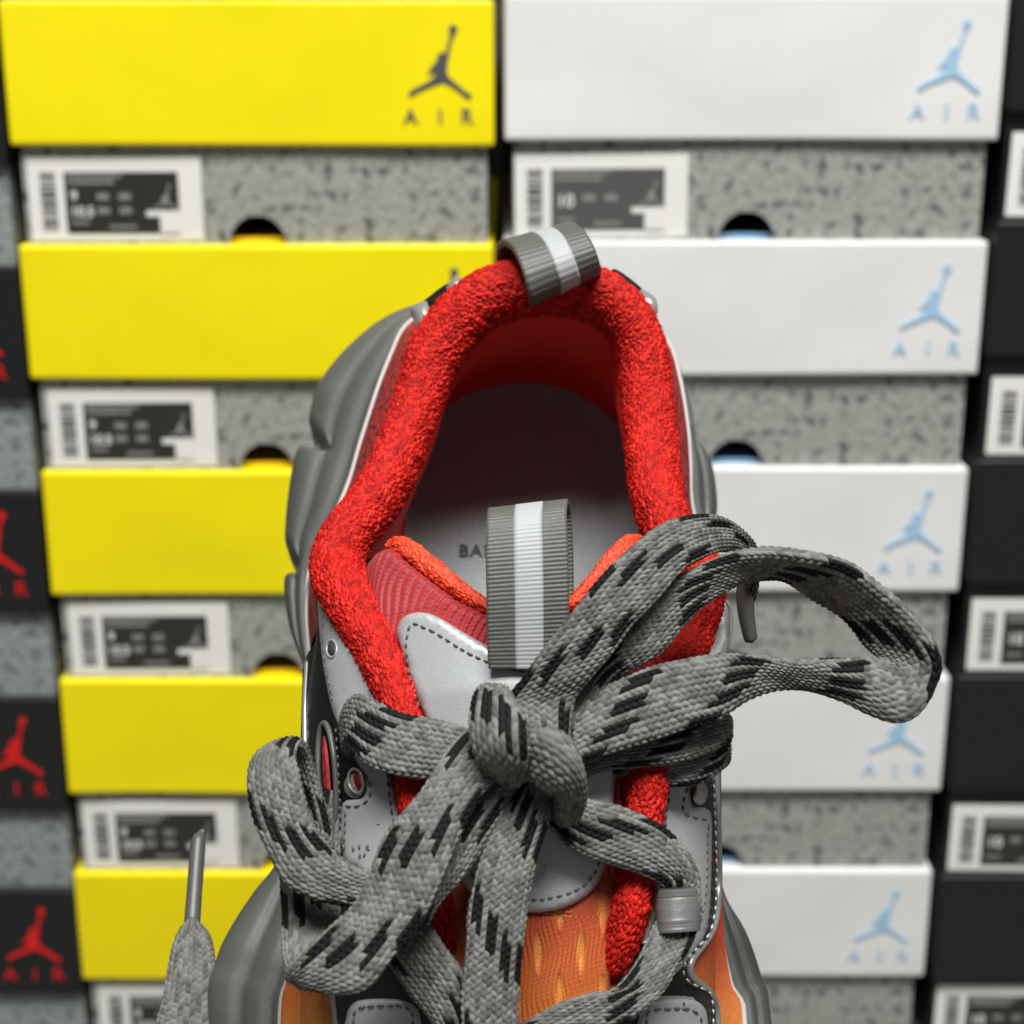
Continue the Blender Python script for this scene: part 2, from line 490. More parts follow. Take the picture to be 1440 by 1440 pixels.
M_ink = mat('black_insole_print', lin(28, 26, 26), 0.6)
M_sole = mat('grey_rubber_sole', lin(88, 90, 87), 0.55, bump=0.35, bscale=260, bdist=0.0005, var=0.16, vscale=55, detail=6)
M_whiteline = mat('white_piping', lin(176, 173, 170), 0.5)
M_black = mat('black_synthetic', lin(20, 20, 20), 0.38, bump=0.15, bscale=1200, bdist=0.0002)

def b_silver(nt, p):
    tc = nt.nodes.new('ShaderNodeTexCoord')
    n = nt.nodes.new('ShaderNodeTexNoise'); n.inputs['Scale'].default_value = 5200; n.inputs['Detail'].default_value = 1
    nt.links.new(tc.outputs['Object'], n.inputs['Vector'])
    col = ramp2(nt, n.outputs['Fac'], [(0.30, lin(160, 164, 165)), (0.66, lin(180, 184, 185)), (0.78, lin(208, 212, 213))])
    n2 = nt.nodes.new('ShaderNodeTexNoise'); n2.inputs['Scale'].default_value = 420; n2.inputs['Detail'].default_value = 2
    nt.links.new(tc.outputs['Object'], n2.inputs['Vector'])
    sp = ramp2(nt, n2.outputs['Fac'], [(0.245, (0.1, 0.1, 0.1, 1)), (0.262, (1, 1, 1, 1))])
    mx = nt.nodes.new('ShaderNodeMix'); mx.data_type = 'RGBA'; mx.blend_type = 'MULTIPLY'; mx.inputs[0].default_value = 1
    nt.links.new(col, mx.inputs[6]); nt.links.new(sp, mx.inputs[7])
    nt.links.new(mx.outputs[2], p.inputs['Base Color'])
    p.inputs['Metallic'].default_value = 0.25; p.inputs['Roughness'].default_value = 0.38
    fibre_bump(nt, p, 2500, 0.12, 0.0002)
M_silver = attr_mat('silver_reflective_panel', b_silver)
M_steel = mat('silver_edge_trim', lin(150, 150, 148), 0.3, metal=0.35)
M_thread = mat('grey_stitch_thread', lin(96, 97, 95), 0.4, metal=0.1)
M_threadlight = mat('pale_stitch_thread', lin(190, 190, 188), 0.35, metal=0.2)
M_web = mat('grey_webbing', lin(88, 89, 84), 0.5, bump=0.4, bscale=3000, bdist=0.0002, var=0.2, vscale=2500)
M_stripe = mat('reflective_white_stripe', lin(160, 164, 166), 0.55, metal=0.0, bump=0.2, bscale=2500, bdist=0.0002)
M_aglet = mat('grey_plastic_aglet', lin(82, 82, 80), 0.4, bump=0.2, bscale=1500, bdist=0.0002)
M_keeper = mat('clear_grey_plastic_sleeve', lin(98, 98, 98), 0.42, coat=0.1, bump=0.3, bscale=900, bdist=0.0003)
M_mesh = mat('dusty_red_mesh_fabric', lin(178, 42, 48), 0.7, col2=lin(120, 22, 28), vscale=700, bump=0.6, bscale=1800, bdist=0.0004)

# ---- surfaces the overlays lie on (in the shoe's own frame)
def itp(x, xs, ys): return np.interp(x, xs, ys)
def Wv(s):  return itp(s, [.06, .10, .13, .17, .20, .23, .26, .28, .29], [.050, .0505, .0500, .0482, .0478, .0455, .037, .022, .001])
def Hcv(s): return itp(s, [.05, .09, .11, .13, .155, .18, .21, .24, .27, .29], [.074, .084, .086, .084, .078, .070, .058, .047, .038, .012])
def Hvamp(w, s):
    a = np.clip(np.abs(w+0.0005)/np.maximum(Wv(s), 1e-4), 0, 1)
    return .012+(Hcv(s)-.012)*np.power(np.clip(1-a**3.2, 0, 1), 1/3.2)
def Htong(w, s):
    hc = itp(s, [.06, .085, .10, .12, .15, .18, .21], [.086, .090, .091, .089, .081, .072, .062])
    return hc-9.5*(w-.003)**2

def cast(u, v, H, lift=0.0):
    u = np.atleast_1d(np.asarray(u, float)); v = np.atleast_1d(np.asarray(v, float))
    hs = np.linspace(0.11, 0.0, 221)
    P = np.stack([Q(u, v, np.full(u.shape, h)) for h in hs])          # k,n,3
    w, s, h = wsh(P)
    F = h-H(w, s)
    neg = F <= 0
    k = np.where(neg.any(0), neg.argmax(0), np.abs(F).argmin(0))
    k0 = np.maximum(k-1, 0); n = np.arange(len(u))
    f0, f1 = F[k0, n], F[k, n]
    t = np.where((f0 > 0) & (f1 < 0), f0/np.maximum(f0-f1, 1e-9), 1.0)
    p = P[k0, n]*(1-t)[:, None]+P[k, n]*t[:, None]
    return p+N*lift

def inside(pt, poly):
    x, y = pt; c = False; n = len(poly)
    for i in range(n):
        x1, y1 = poly[i]; x2, y2 = poly[(i+1) % n]
        if (y1 > y) != (y2 > y) and x < (x2-x1)*(y-y1)/(y2-y1)+x1: c = not c
    return c

def plate(name, poly, H, lift, thick, m, parent=None, smoothn_=None, step=5.0, puff=0.0, label=None):
    """a thin overlay with its own rounded edge, lying on surface H; poly in photo pixels"""
    P = crom(np.asarray(poly, float), smoothn_ or max(24, len(poly)*6), closed=True)
    b = [tuple(x) for x in P]
    xs, ys = P[:, 0], P[:, 1]
    pts = list(b)
    gx = np.arange(xs.min(), xs.max(), step); gy = np.arange(ys.min(), ys.max(), step)
    for i, y in enumerate(gy):
        for x in gx+(step/2 if i % 2 else 0):
            if inside((x, y), b):
                d = np.hypot(xs-x, ys-y).min()
                if d > step*0.55: pts.append((x, y))
    nb = len(b)
    res = delaunay_2d_cdt([Vector(p) for p in pts], [], [list(range(nb))], 1, 1e-6)
    vs = np.array([(p.x, p.y) for p in res[0]]); tris = [tuple(f) for f in res[2]]
    d = np.array([np.hypot(xs-x, ys-y).min() for x, y in vs])
    r = 3.0
    e = np.clip(d/r, 0, 1); prof = np.sqrt(np.clip(1-(1-e)**2, 0, 1))
    pu = puff*(1-np.exp(-(d/14)**2))
    top = cast(vs[:, 0], vs[:, 1], H)
    nrm = N
    T = top+nrm*(lift+thick*(0.45+0.55*prof)+pu)[:, None]
    Bm = top+nrm*(lift-0.001)
    n = len(vs); F = []
    area2 = 0
    for f in tris:
        a, bb, c = [T[i] for i in f]
        if np.dot(np.cross(bb-a, c-a), N) < 0: f = f[::-1]
        F.append(f)
    cnt = set()
    for f in F:
        for a, bb in zip(f, f[1:]+f[:1]): cnt.add((a, bb))
    for (a, bb) in list(cnt):
        if (bb, a) not in cnt: F.append((bb, a, a+n, bb+n))
    return obj(name, np.vstack([T, Bm]), F, m, parent or shoe, label=label)

def tube(name, path3, radii, m, parent=None, seg=12, n=None, caps=True, flat=1.0, label=None):
    P = np.hstack([np.asarray(path3, float), np.asarray(radii, float)[:, None]])
    n = n or max(20, len(P)*8)
    R = crom(P, n); c = R[:, :3]; r = np.maximum(R[:, 3], 1e-5)
    T = unit(np.gradient(c, axis=0))
    A = unit(np.cross(T, N)); B = unit(np.cross(A, T))
    ph = np.linspace(0, 2*math.pi, seg, endpoint=False)
    V = c[:, None, :]+r[:, None, None]*(np.cos(ph)[None, :, None]*A[:, None, :]+flat*np.sin(ph)[None, :, None]*B[:, None, :])
    F = grid_faces(n, seg, close_v=True).tolist()
    V = V.reshape(-1, 3)
    if caps:
        k = len(V); V = np.vstack([V, c[:1]-T[:1]*r[0]*.5, c[-1:]+T[-1:]*r[-1]*.5])
        for j in range(seg):
            F.append([k, (j+1) % seg, j]); F.append([k+1, (n-1)*seg+j, (n-1)*seg+(j+1) % seg])
    return obj(name, V, F, m, parent or shoe, label=label)

def stitches(name, path, H, lift, m, parent, dash=8.5, gap=4.0, r=1.7):
    P = np.asarray(path, float)
    L = np.sum(np.linalg.norm(np.diff(P, axis=0), axis=1))
    n = max(4, int(L/1.0)); D = crom(P, n)
    d = np.r_[0, np.cumsum(np.linalg.norm(np.diff(D, axis=0), axis=1))]
    V = []; F = []; s = 0.0
    while s+dash < d[-1]:
        dd = dash*rng.uniform(.85, 1.15)
        ss = np.linspace(s, s+dd, 5)
        u = np.interp(ss, d, D[:, 0])+rng.normal(0, .25); v = np.interp(ss, d, D[:, 1])+rng.normal(0, .25)
        p = cast(u, v, H, lift)
        sc = px_size(u[0], v[0], 0.07)
        p = p+N*(np.array([-.6, .7, 1.0, .7, -.6])*r*sc)[:, None]
        rr = np.array([.55, .95, 1, .95, .55])*r*sc
        T = unit(np.gradient(p, axis=0)); A = unit(np.cross(T, N)); B = np.cross(A, T)
        ph = np.linspace(0, 2*math.pi, 6, endpoint=False)
        ring = p[:, None]+rr[:, None, None]*(np.cos(ph)[None, :, None]*A[:, None]+np.sin(ph)[None, :, None]*B[:, None])
        b = len(V); V += ring.reshape(-1, 3).tolist(); F += grid_faces(5, 6, close_v=True, base=b).tolist()
        F += [[b+i for i in range(6)], [b+24+i for i in range(5, -1, -1)]]
        s += dd+gap*rng.uniform(.8, 1.2)
    o = obj(name, V, F, m, parent); o['kind'] = 'stuff'
    return o

# ---- sole: ring of pairs (upper lip px,h  |  outer edge px,h)
Lp = [((700, 440, .02), (700, 430, -.012)), ((640, 440, .02), (640, 429, -.010)), ((590, 449, .022), (590, 432, -.008)), ((567, 466, .024), (545, 447, -.006)),
      ((553, 495, .024), (512, 468, -.006)), ((536, 537, .024), (474, 503, -.006)), ((521, 582, .024), (445, 543, -.006)), ((506, 630, .024), (432, 590, -.006)),
      ((492, 678, .024), (414, 640, -.004)), ((472, 725, .024), (404, 700, -.004)), ((448, 765, .022), (400, 750, -.004)), ((436, 805, .02), (399, 795, -.004)),
      ((432, 855, .02), (400, 840, -.002)), ((434, 920, .02), (410, 893, 0)), ((441, 980, .02), (432, 945, 0)), ((443, 1060, .022), (440, 1025, 0)),
      ((440, 1150, .024), (425, 1115, .004)), ((434, 1220, .026), (394, 1203, .006)), ((426, 1290, .028), (356, 1254, .008)), ((413, 1350, .030), (323, 1305, .01)),
      ((404, 1385, .030), (303, 1350, .01)), ((395, 1440, .030), (288, 1430, .01))]
Rp = [((840, 440, .02), (840, 430, -.012)), ((900, 448, .02), (895, 440, -.010)), ((938, 482, .022), (932, 474, -.008)), ((954, 530, .024), (955, 522, -.006)),
      ((966, 600, .024), (979, 598, -.006)), ((970, 655, .024), (1003, 660, -.004)), ((973, 715, .024), (1011, 722, -.004)), ((995, 790, .022), (1016, 792, -.004)),
      ((1015, 860, .02), (1017, 862, -.002)), ((1018, 925, .02), (1012, 932, 0)), ((1010, 1005, .022), (1004, 1012, 0)), ((1006, 1100, .024), (1003, 1110, .002)),
      ((1006, 1200, .026), (1006, 1208, .004)), ((1009, 1265, .028), (1020, 1262, .008)), ((1014, 1325, .03), (1050, 1312, .01)), ((1028, 1388, .03), (1072, 1375, .01)),
      ((1046, 1440, .03), (1085, 1435, .01))]
toe = [((-.050, .225, .032), (-.067, .232, .008)), ((-.042, .262, .034), (-.056, .272, .010)), ((-.022, .288, .036), (-.03, .302, .012)), ((0, .295, .036), (0, .310, .013)),
       ((.022, .288, .036), (.03, .302, .012)), ((.042, .262, .034), (.056, .272, .010)), ((.050, .225, .032), (.064, .232, .008))]
lipB = [QP([a])[0] for a, b in Lp]+[from_wsh(*[np.array(x) for x in a]) for a, b in toe]+[QP([a])[0] for a, b in Rp[::-1]]
outS = [QP([b])[0] for a, b in Lp]+[from_wsh(*[np.array(x) for x in b]) for a, b in toe]+[QP([b])[0] for a, b in Rp[::-1]]
both = crom(np.hstack([np.array(outS), np.array(lipB)]), 900, closed=True)
So, Bo = both[:, :3], both[:, 3:]
# clefts between the sole's lobes, where the photograph shows them
notch_px = [(430, 612, -.006, 3.2, .013), (400, 787, -.004, 3.5, .015), (981, 612, -.006, 5, .008), (1012, 752, -.004, 6, .009)]
cut = np.zeros(len(So))
for u, v, h, wd, dp in notch_px:
    p = Q(u, v, h); d = np.linalg.norm(So-p, axis=1); k = d.argmin()
    idx = np.abs(np.arange(len(So))-k); cut = np.maximum(cut, dp*np.exp(-(idx/wd)**2)*(d < .05))
inw = unit(Bo-So)
rows = []
prof = [(0.0, 0.0, 0), (.05, .0008, 0), (.10, -.0010, 0), (.16, -.0014, 0), (.22, .0006, .0), (.34, .0016, 0), (.46, .0014, .1), (.54, -.0010, .2), (.60, .0010, .5), (.72, .0026, .8), (.86, .0028, 1), (.95, .0016, 1), (1.0, -.0006, 1)]
for f, up, cw in prof:
    rows.append(Bo*(1-f)+So*f+N*up+inw*(cut*cw)[:, None]-N*(cut*cw*.5)[:, None])
ctr = from_wsh(np.array(0.0), np.array(.15), np.array(-.02))
for dz, ins in ((.004, .0005), (.012, .0002), (.020, .0025), (.028, .002), (.036, .006)):
    rows.append(So-N*dz+inw*(ins+cut*.8)[:, None])
rows.append(So-N*.038+inw*.02)
R_ = np.stack(rows)
V = R_.reshape(-1, 3); nr, nt_ = R_.shape[:2]
F = grid_faces(nr, nt_, close_v=True).tolist()
V = np.vstack([V, from_wsh(np.array(0.0), np.array(.15), np.array(-.035))]); k = len(V)-1
F += [[(nr-1)*nt_+j, (nr-1)*nt_+(j+1) % nt_, k] for j in range(nt_)]
sole = obj('outsole', V, F, M_sole, shoe, label='grey rubber sole with deep clefts between its lobes')
# white line where the sole meets the upper
li = np.linspace(0, 899, 240).astype(int)
Pl = Bo[li]+N*.0012
tube('sole_piping', Pl, np.full(len(Pl), .0007), M_whiteline, sole, seg=8, n=480)

# ---- collar tube (knit)
col = [(632, 1362, 9, .067), (628, 1345, 19, .070), (618, 1290, 23, .074), (600, 1220, 25, .078), (584, 1140, 26, .082), (577, 1060, 28, .084), (564, 1000, 31, .084), (543, 940, 34, .082), (514, 880, 35, .078),
       (484, 826, 37, .073), (474, 792, 37, .067), (490, 752, 38, .064), (526, 708, 39, .061), (555, 655, 39, .057), (576, 600, 36, .054), (594, 545, 34, .053), (613, 494, 37, .054),
       (650, 447, 40, .056), (702, 413, 42, .059), (770, 404, 42, .060), (832, 414, 42, .059), (878, 446, 40, .056), (903, 492, 36, .054), (909, 550, 36, .053), (915, 610, 35, .054),
       (919, 660, 36, .057), (927, 710, 38, .061), (945, 755, 38, .064), (975, 790, 38, .068), (985, 835, 37, .073), (970, 885, 36, .077), (945, 945, 34, .081), (925, 1010, 31, .083),
       (914, 1070, 29, .083), (908, 1130, 28, .081), (899, 1200, 30, .077), (886, 1280, 31, .074), (868, 1345, 24, .070), (856, 1378, 11, .066)]
col = np.array(col, float)
cc = QP(col[:, [0, 1, 3]]); cr = np.array([r*px_size(u, v, h) for u, v, r, h in col])
def worley(x, y, jitter=.42, periody=None, seed=0):
    ix = np.floor(x).astype(int); iy = np.floor(y).astype(int)
    best = np.full(x.shape, 9.); second = np.full(x.shape, 9.); cid = np.zeros(x.shape)
    def hsh(a, b, k):
        v = np.sin(a*127.1+b*311.7+k*74.7+seed)*43758.5453; return v-np.floor(v)
    for dx in (-1, 0, 1):
        for dy in (-1, 0, 1):
            a = ix+dx; b = iy+dy; bb = b % periody if periody else b
            cx = a+.5+(hsh(a, bb, 1)-.5)*2*jitter; cy = b+.5+(hsh(a, bb, 2)-.5)*2*jitter
            d = np.hypot(x-cx, y-cy); rv = hsh(a, bb, 3)
            nb_ = d < best; second = np.where(nb_, best, np.minimum(second, d)); cid = np.where(nb_, rv, cid); best = np.where(nb_, d, best)
    return best, second, cid
def knit_tube(name, cc, cr, NS, NP, perY, cell, amp, m, parent, flat=1.0, seed=0, label=None, fuzz=0):
    R = crom(np.hstack([cc, cr[:, None]]), NS)
    c3, r3 = smoothn(R[:, :3], 6), R[:, 3]
    T = unit(smoothn(np.gradient(c3, axis=0), 10)); A = unit(np.cross(T, N)); B = unit(np.cross(A, T))
    ph = np.linspace(0, 2*math.pi, NP, endpoint=False)
    arc = np.r_[0, np.cumsum(np.linalg.norm(np.diff(c3, axis=0), axis=1))]
    X = np.repeat((arc/cell)[:, None], NP, 1); Y = np.repeat((np.arange(NP)/NP*perY)[None, :], NS, 0)
    Xw = X+.3*np.sin(Y*2*math.pi*3/perY+X*.35)
    Yw = Y+.55*np.sin(X*.9)
    b1, b2, cid = worley(Xw*.80+Yw*.35, Yw, .46, perY, seed)
    bf1, bf2, cf = worley(X*2.1+31, Y*2, .45, perY*2, seed+5)
    disp = amp*(np.clip(b2-b1, 0, .7)/.7)**.55 + .30*amp*(np.clip(bf2-bf1, 0, .7)/.7) + .55*amp*(cid-.5)
    big = .0005*np.sin(X*.09+1.3)*np.cos(Y*2*math.pi*2/perY)
    rr = r3[:, None]+disp+big-.8*amp
    rr = np.maximum(rr, .0004)
    Vc = c3[:, None]+rr[..., None]*(np.cos(ph)[None, :, None]*A[:, None]+flat*np.sin(ph)[None, :, None]*B[:, None])
    yarn = np.clip(.55+.75*(cid-.5)+.45*(cf-.5), 0, 1)
    V = np.vstack([Vc.reshape(-1, 3), c3[:1], c3[-1:]]); k = NS*NP
    Fl = grid_faces(NS, NP, close_v=True).tolist()+[[k, (j+1) % NP, j] for j in range(NP)]+[[k+1, (NS-1)*NP+j, (NS-1)*NP+(j+1) % NP] for j in range(NP)]
    o = obj(name, V, Fl, m, parent, attrs={'yarn': np.r_[yarn.ravel(), .5, .5]}, label=label)
    if fuzz:
        ii = rng.integers(5, NS-5, fuzz); jj = rng.integers(0, NP, fuzz)
        b0 = Vc[ii, jj]; nr_ = np.cos(ph)[jj, None]*A[ii]+np.sin(ph)[jj, None]*B[ii]
        d1_ = unit(nr_+.8*rng.normal(0, 1, (fuzz, 3))); d2_ = unit(d1_+.9*rng.normal(0, 1, (fuzz, 3)))
        L_ = rng.uniform(.0005, .0014, (fuzz, 1)); m1_ = b0+d1_*L_*.6; t1_ = m1_+d2_*L_*.6
        sd = unit(np.cross(d1_, rng.normal(0, 1, (fuzz, 3)))); sd2 = np.cross(d1_, sd); rad = .00005
        VV_ = np.stack([b0+sd*rad, b0-sd*rad*.5+sd2*rad, b0-sd*rad*.5-sd2*rad, m1_+sd*rad, m1_-sd*rad*.5+sd2*rad, m1_-sd*rad*.5-sd2*rad, t1_], 1).reshape(-1, 3)
        base_ = (np.arange(fuzz)*7)[:, None]
        q4 = np.concatenate([base_+np.array(x) for x in ((0, 1, 4, 3), (1, 2, 5, 4), (2, 0, 3, 5))]).tolist()
        q3 = np.concatenate([base_+np.array(x) for x in ((3, 4, 6), (4, 5, 6), (5, 3, 6))]).tolist()
        fz = obj('loose_fibres', VV_, q4+q3, m, o, attrs={'yarn': np.full(len(VV_), .7)}); fz['kind'] = 'stuff'
    return o
knit_tube('collar', cc, cr, 2300, 176, 40, .00125, .00064, M_knit, shoe, label='padded collar of bright red looped knit', fuzz=5200)

# ---- insole and lining
inb = [(560, 860), (566, 800), (574, 720), (586, 660), (604, 615), (640, 572), (690, 553), (745, 547), (800, 557), (848, 586), (878, 622), (892, 670), (902, 730), (912, 800), (918, 860)]
inb = crom(np.array(inb, float), 80)
bot = Q(inb[:, 0], inb[:, 1], np.zeros(80))
w_, s_, h_ = wsh(bot)
cen = from_wsh(np.full(80, w_.mean()), np.clip(s_+.0, .04, None), np.zeros(80))
ring = []
for f, hh in ((0, .0035), (.05, .0012), (.12, .0003), (.3, 0), (.6, 0), (1, 0)):
    ring.append(bot*(1-f)+cen*f+N*hh)
ring = np.stack(ring)
back = from_wsh(np.linspace(w_[0], w_[-1], 2), np.array([.22, .22]), np.zeros(2))
V = ring.reshape(-1, 3); F = grid_faces(ring.shape[0], 80).tolist()
k = len(V); V = np.vstack([V, bot[:1], bot[-1:], back]); F += [[k, k+1, k+3, k+2]]
insole = obj('insole', V, F, M_insole, shoe)
# lining from under the collar down to the insole
i0, i1 = 10, 29
cl = crom(np.hstack([cc, cr[:, None]])[i0:i1+1], 80)
topc, topr = cl[:, :3], cl[:, 3]
mid = topc.mean(0)
inn = unit((mid-topc)-((mid-topc) @ N)[:, None]*N)
tp = topc+inn*(topr*.80)[:, None]-N*(topr*.30)[:, None]
rows = []
for f in np.linspace(0, 1, 14):
    bulge = .0035*math.sin(math.pi*f)*(1-f)*1.6-.004*math.sin(math.pi*f)*f
    rows.append(tp*(1-f)+(bot+N*.002)*f+inn*bulge)
rows = np.stack(rows)
obj('lining', rows.reshape(-1, 3), grid_faces(14, 80).tolist(), M_lining, shoe, label='dark red inside wall of the shoe')
# printed letters on the insole
tv, tf = text_vf('BAL', 0.0050, 0.00004, 1.15, 0.00012)
o0 = Q(645, 782, 0.0004); 
tv = [o0+W*x-S*y+N*z for x, y, z in tv]
obj('insole_lettering', tv, [list(f) for f in tf], M_ink, insole, smooth=False)

# ---- quarter: red mesh fabric between collar and sole
ql = crom(np.hstack([cc, cr[:, None]])[9:31], 200)
lip_l = [a for a, b in Lp][:14]; lip_r = [a for a, b in Rp][:10]
lipq = crom(np.array([QP([a])[0] for a in lip_l[::-1]]+[QP([a])[0] for a in lip_r]), 200)
out = unit((ql[:, :3]-mid)-((ql[:, :3]-mid) @ N)[:, None]*N)
rows = []
for f in np.linspace(0, 1, 20):
    p = (ql[:, :3]+out*(ql[:, 3]*.80)[:, None]-N*(ql[:, 3]*.30)[:, None])*(1-f)+lipq*f
    rows.append(p+out*(.0015*math.sin(math.pi*f)))
rows = np.stack(rows)
def b_quarter(nt, p):
    tc = nt.nodes.new('ShaderNodeTexCoord')
    v = nt.nodes.new('ShaderNodeTexNoise'); v.inputs['Scale'].default_value = 620; v.inputs['Detail'].default_value = 1
    nt.links.new(tc.outputs['Object'], v.inputs['Vector'])
    c_ = ramp2(nt, v.outputs['Fac'], [(0.40, lin(74, 8, 14)), (0.50, lin(176, 38, 44))])
    nt.links.new(c_, p.inputs['Base Color']); p.inputs['Roughness'].default_value = .65
    fibre_bump(nt, p, 2500, .5, .0003)
M_quarter = attr_mat('red_perforated_mesh', b_quarter)
obj('quarter', rows.reshape(-1, 3), grid_faces(20, 200).tolist(), M_quarter, shoe, label='dusty red mesh side panel below the collar')

# ---- heel trim: dark band with silver ends behind the collar
def slab(name, quad, h0, m, t=.0022):
    P = crom(np.array(quad, float), 36, closed=True)
    top = Q(P[:, 0], P[:, 1], P[:, 2]); n = len(top)
    V = np.vstack([top, top-N*t, top.mean(0)+N*.0004])
    F = [[i, (i+1) % n, 2*n] for i in range(n)]+[[i, i+n, (i+1) % n+n, (i+1) % n] for i in range(n)]+[list(range(2*n-1, n-1, -1))]
    return obj(name, V, F, m, shoe)
slab('heel_band', [(590, 430, .052), (602, 418, .052), (630, 398, .054), (656, 392, .054), (660, 410, .055), (625, 440, .054), (606, 452, .053)], 0, M_black)
slab('heel_clip', [(577, 433, .054), (588, 426, .055), (599, 423, .055), (604, 436, .056), (607, 449, .056), (597, 454, .055), (588, 459, .055), (582, 446, .054)], 0, M_steel)
slab('heel_clip', [(627, 404, .055), (634, 395, .056), (641, 387, .056), (649, 394, .057), (642, 404, .057), (634, 413, .056)], 0, M_steel)
slab('heel_band', [(862, 378, .055), (884, 390, .055), (906, 410, .054), (906, 425, .055), (880, 410, .055), (858, 396, .055)], 0, M_black)
slab('heel_clip', [(900, 408, .056), (911, 411, .056), (922, 420, .056), (925, 436, .056), (915, 440, .056), (903, 428, .056)], 0, M_steel)

# ---- vamp: knitted forefoot, with the throat left open for the tongue
ns, nw = 170, 120
ss = np.linspace(.100, .2895, ns); al = np.linspace(-1, 1, nw)
al = np.sign(al)*(1-(1-np.abs(al))**1.6)
SS, AA = np.meshgrid(ss, al, indexing='ij')
WW = AA*Wv(SS); HH = Hvamp(WW, SS)
HH = np.where(np.abs(AA) > .995, .014, HH)
rib = .00022*np.sin(WW/.0011*2*math.pi)*(np.abs(AA) < .98)
VP = from_wsh(WW-.0005, SS, HH+rib-.0012)
bw, bs, bh = wsh(Bo)
def lip_at(side):
    m_ = (bw*side > 0) & (bs > .06); o_ = np.argsort(bs[m_]); x = bs[m_][o_]
    return from_wsh(np.interp(ss, x, bw[m_][o_]), ss, np.interp(ss, x, bh[m_][o_]))
NF = 26
def flank(side):
    e_ = VP[:, 6] if side < 0 else VP[:, -7]; l_ = lip_at(side)
    out_ = []
    for f in np.linspace(0, 1, NF+1)[1:]:
        out_.append(e_*(1-f)+l_*f+(W*side*.5+N)*(.0022*math.sin(math.pi*f))+N*(.0005*(int(f*NF+.5) % 2)))
    return np.stack(out_, 1)
fl_, fr_ = flank(-1), flank(1)
VP = np.concatenate([fl_[:, ::-1], VP[:, 6:-6], fr_], 1)
nw2 = VP.shape[1]
keep = np.ones((ns-1, nw2-1), bool)
WG = wsh(VP)[0]
wl = itp(ss, [.05, .10, .14, .172, .175], [-.036, -.028, -.0225, -.016, 0]); wr = itp(ss, [.05, .10, .14, .172, .175], [.040, .034, .029, .022, 0])
for i in range(ns-1):
    if ss[i] < .174:
        m_ = (WG[i, :-1]+WG[i, 1:])/2; keep[i] = ~((m_ > wl[i]) & (m_ < wr[i]))
F = grid_faces(ns, nw2)[keep.ravel()]
SG = wsh(VP)[1]
def b_vamp(nt, p):
    a = rand_attr(nt, 'along')
    tc = nt.nodes.new('ShaderNodeTexCoord')
    n = nt.nodes.new('ShaderNodeTexNoise'); n.inputs['Scale'].default_value = 500; n.inputs['Detail'].default_value = 3
    nt.links.new(tc.outputs['Object'], n.inputs['Vector'])
    ad = nt.nodes.new('ShaderNodeMath'); ad.operation = 'MULTIPLY_ADD'; ad.inputs[1].default_value = .14; 
    sb = nt.nodes.new('ShaderNodeMath'); sb.operation = 'SUBTRACT'; sb.inputs[1].default_value = .5
    nt.links.new(n.outputs['Fac'], sb.inputs[0]); nt.links.new(sb.outputs[0], ad.inputs[0]); nt.links.new(a, ad.inputs[2])
    c_ = ramp2(nt, ad.outputs[0], [(0.0, lin(20, 20, 20)), (.26, lin(20, 20, 20)), (.30, lin(150, 36, 22)), (.42, lin(172, 56, 26)), (.52, lin(180, 88, 30)), (.66, lin(182, 128, 32)), (1.0, lin(170, 150, 54))])
    nt.links.new(c_, p.inputs['Base Color']); p.inputs['Roughness'].default_value = .65
    fibre_bump(nt, p, 3000, .5, .0003)
M_vamp = attr_mat('orange_yellow_gradient_knit', b_vamp)
obj('vamp', VP.reshape(-1, 3), F.tolist(), M_vamp, shoe, attrs={'along': ((SG-.10)/.14).ravel()}, label='ribbed knit forefoot fading from red orange to yellow')

# ---- tongue
vL = lambda v: itp(v, [756, 760, 766, 776, 792, 860, 920, 1000, 1100, 1200, 1300, 1400, 1540], [541, 526, 515, 507, 503, 508, 530, 550, 560, 580, 598, 618, 638])
vR = lambda v: itp(v, [752, 760, 780, 850, 950, 1100, 1200, 1300, 1400, 1540], [898, 905, 910, 918, 922, 908, 898, 884, 864, 850])
NU, NV = 300, 600
iu = np.linspace(0, 1, NU); jv = np.linspace(0, 1, NV)**1.15
vtop = itp(iu, [0, .03, .06, .095, .23, .33, .45, .585, .72, .90, .965, 1], [800, 772, 761, 757, 800, 837, 858, 868, 852, 776, 753, 770])
vtop = smoothn(vtop, 6)
VV = vtop[None, :]+(1535-vtop[None, :])*jv[:, None]
UU = vL(VV)+(vR(VV)-vL(VV))*iu[None, :]
P0 = cast(UU.ravel(), VV.ravel(), Htong)
w_, s_, h_ = wsh(P0)
u_, v_ = UU.ravel(), VV.ravel()
edge = np.minimum(iu, 1-iu)[None, :]*np.ones((NV, 1)); drop = -.005*np.exp(-(edge.ravel()/.035)**2)
drop += -.004*np.exp(-(((VV-vtop[None, :]).ravel())/12)**2)
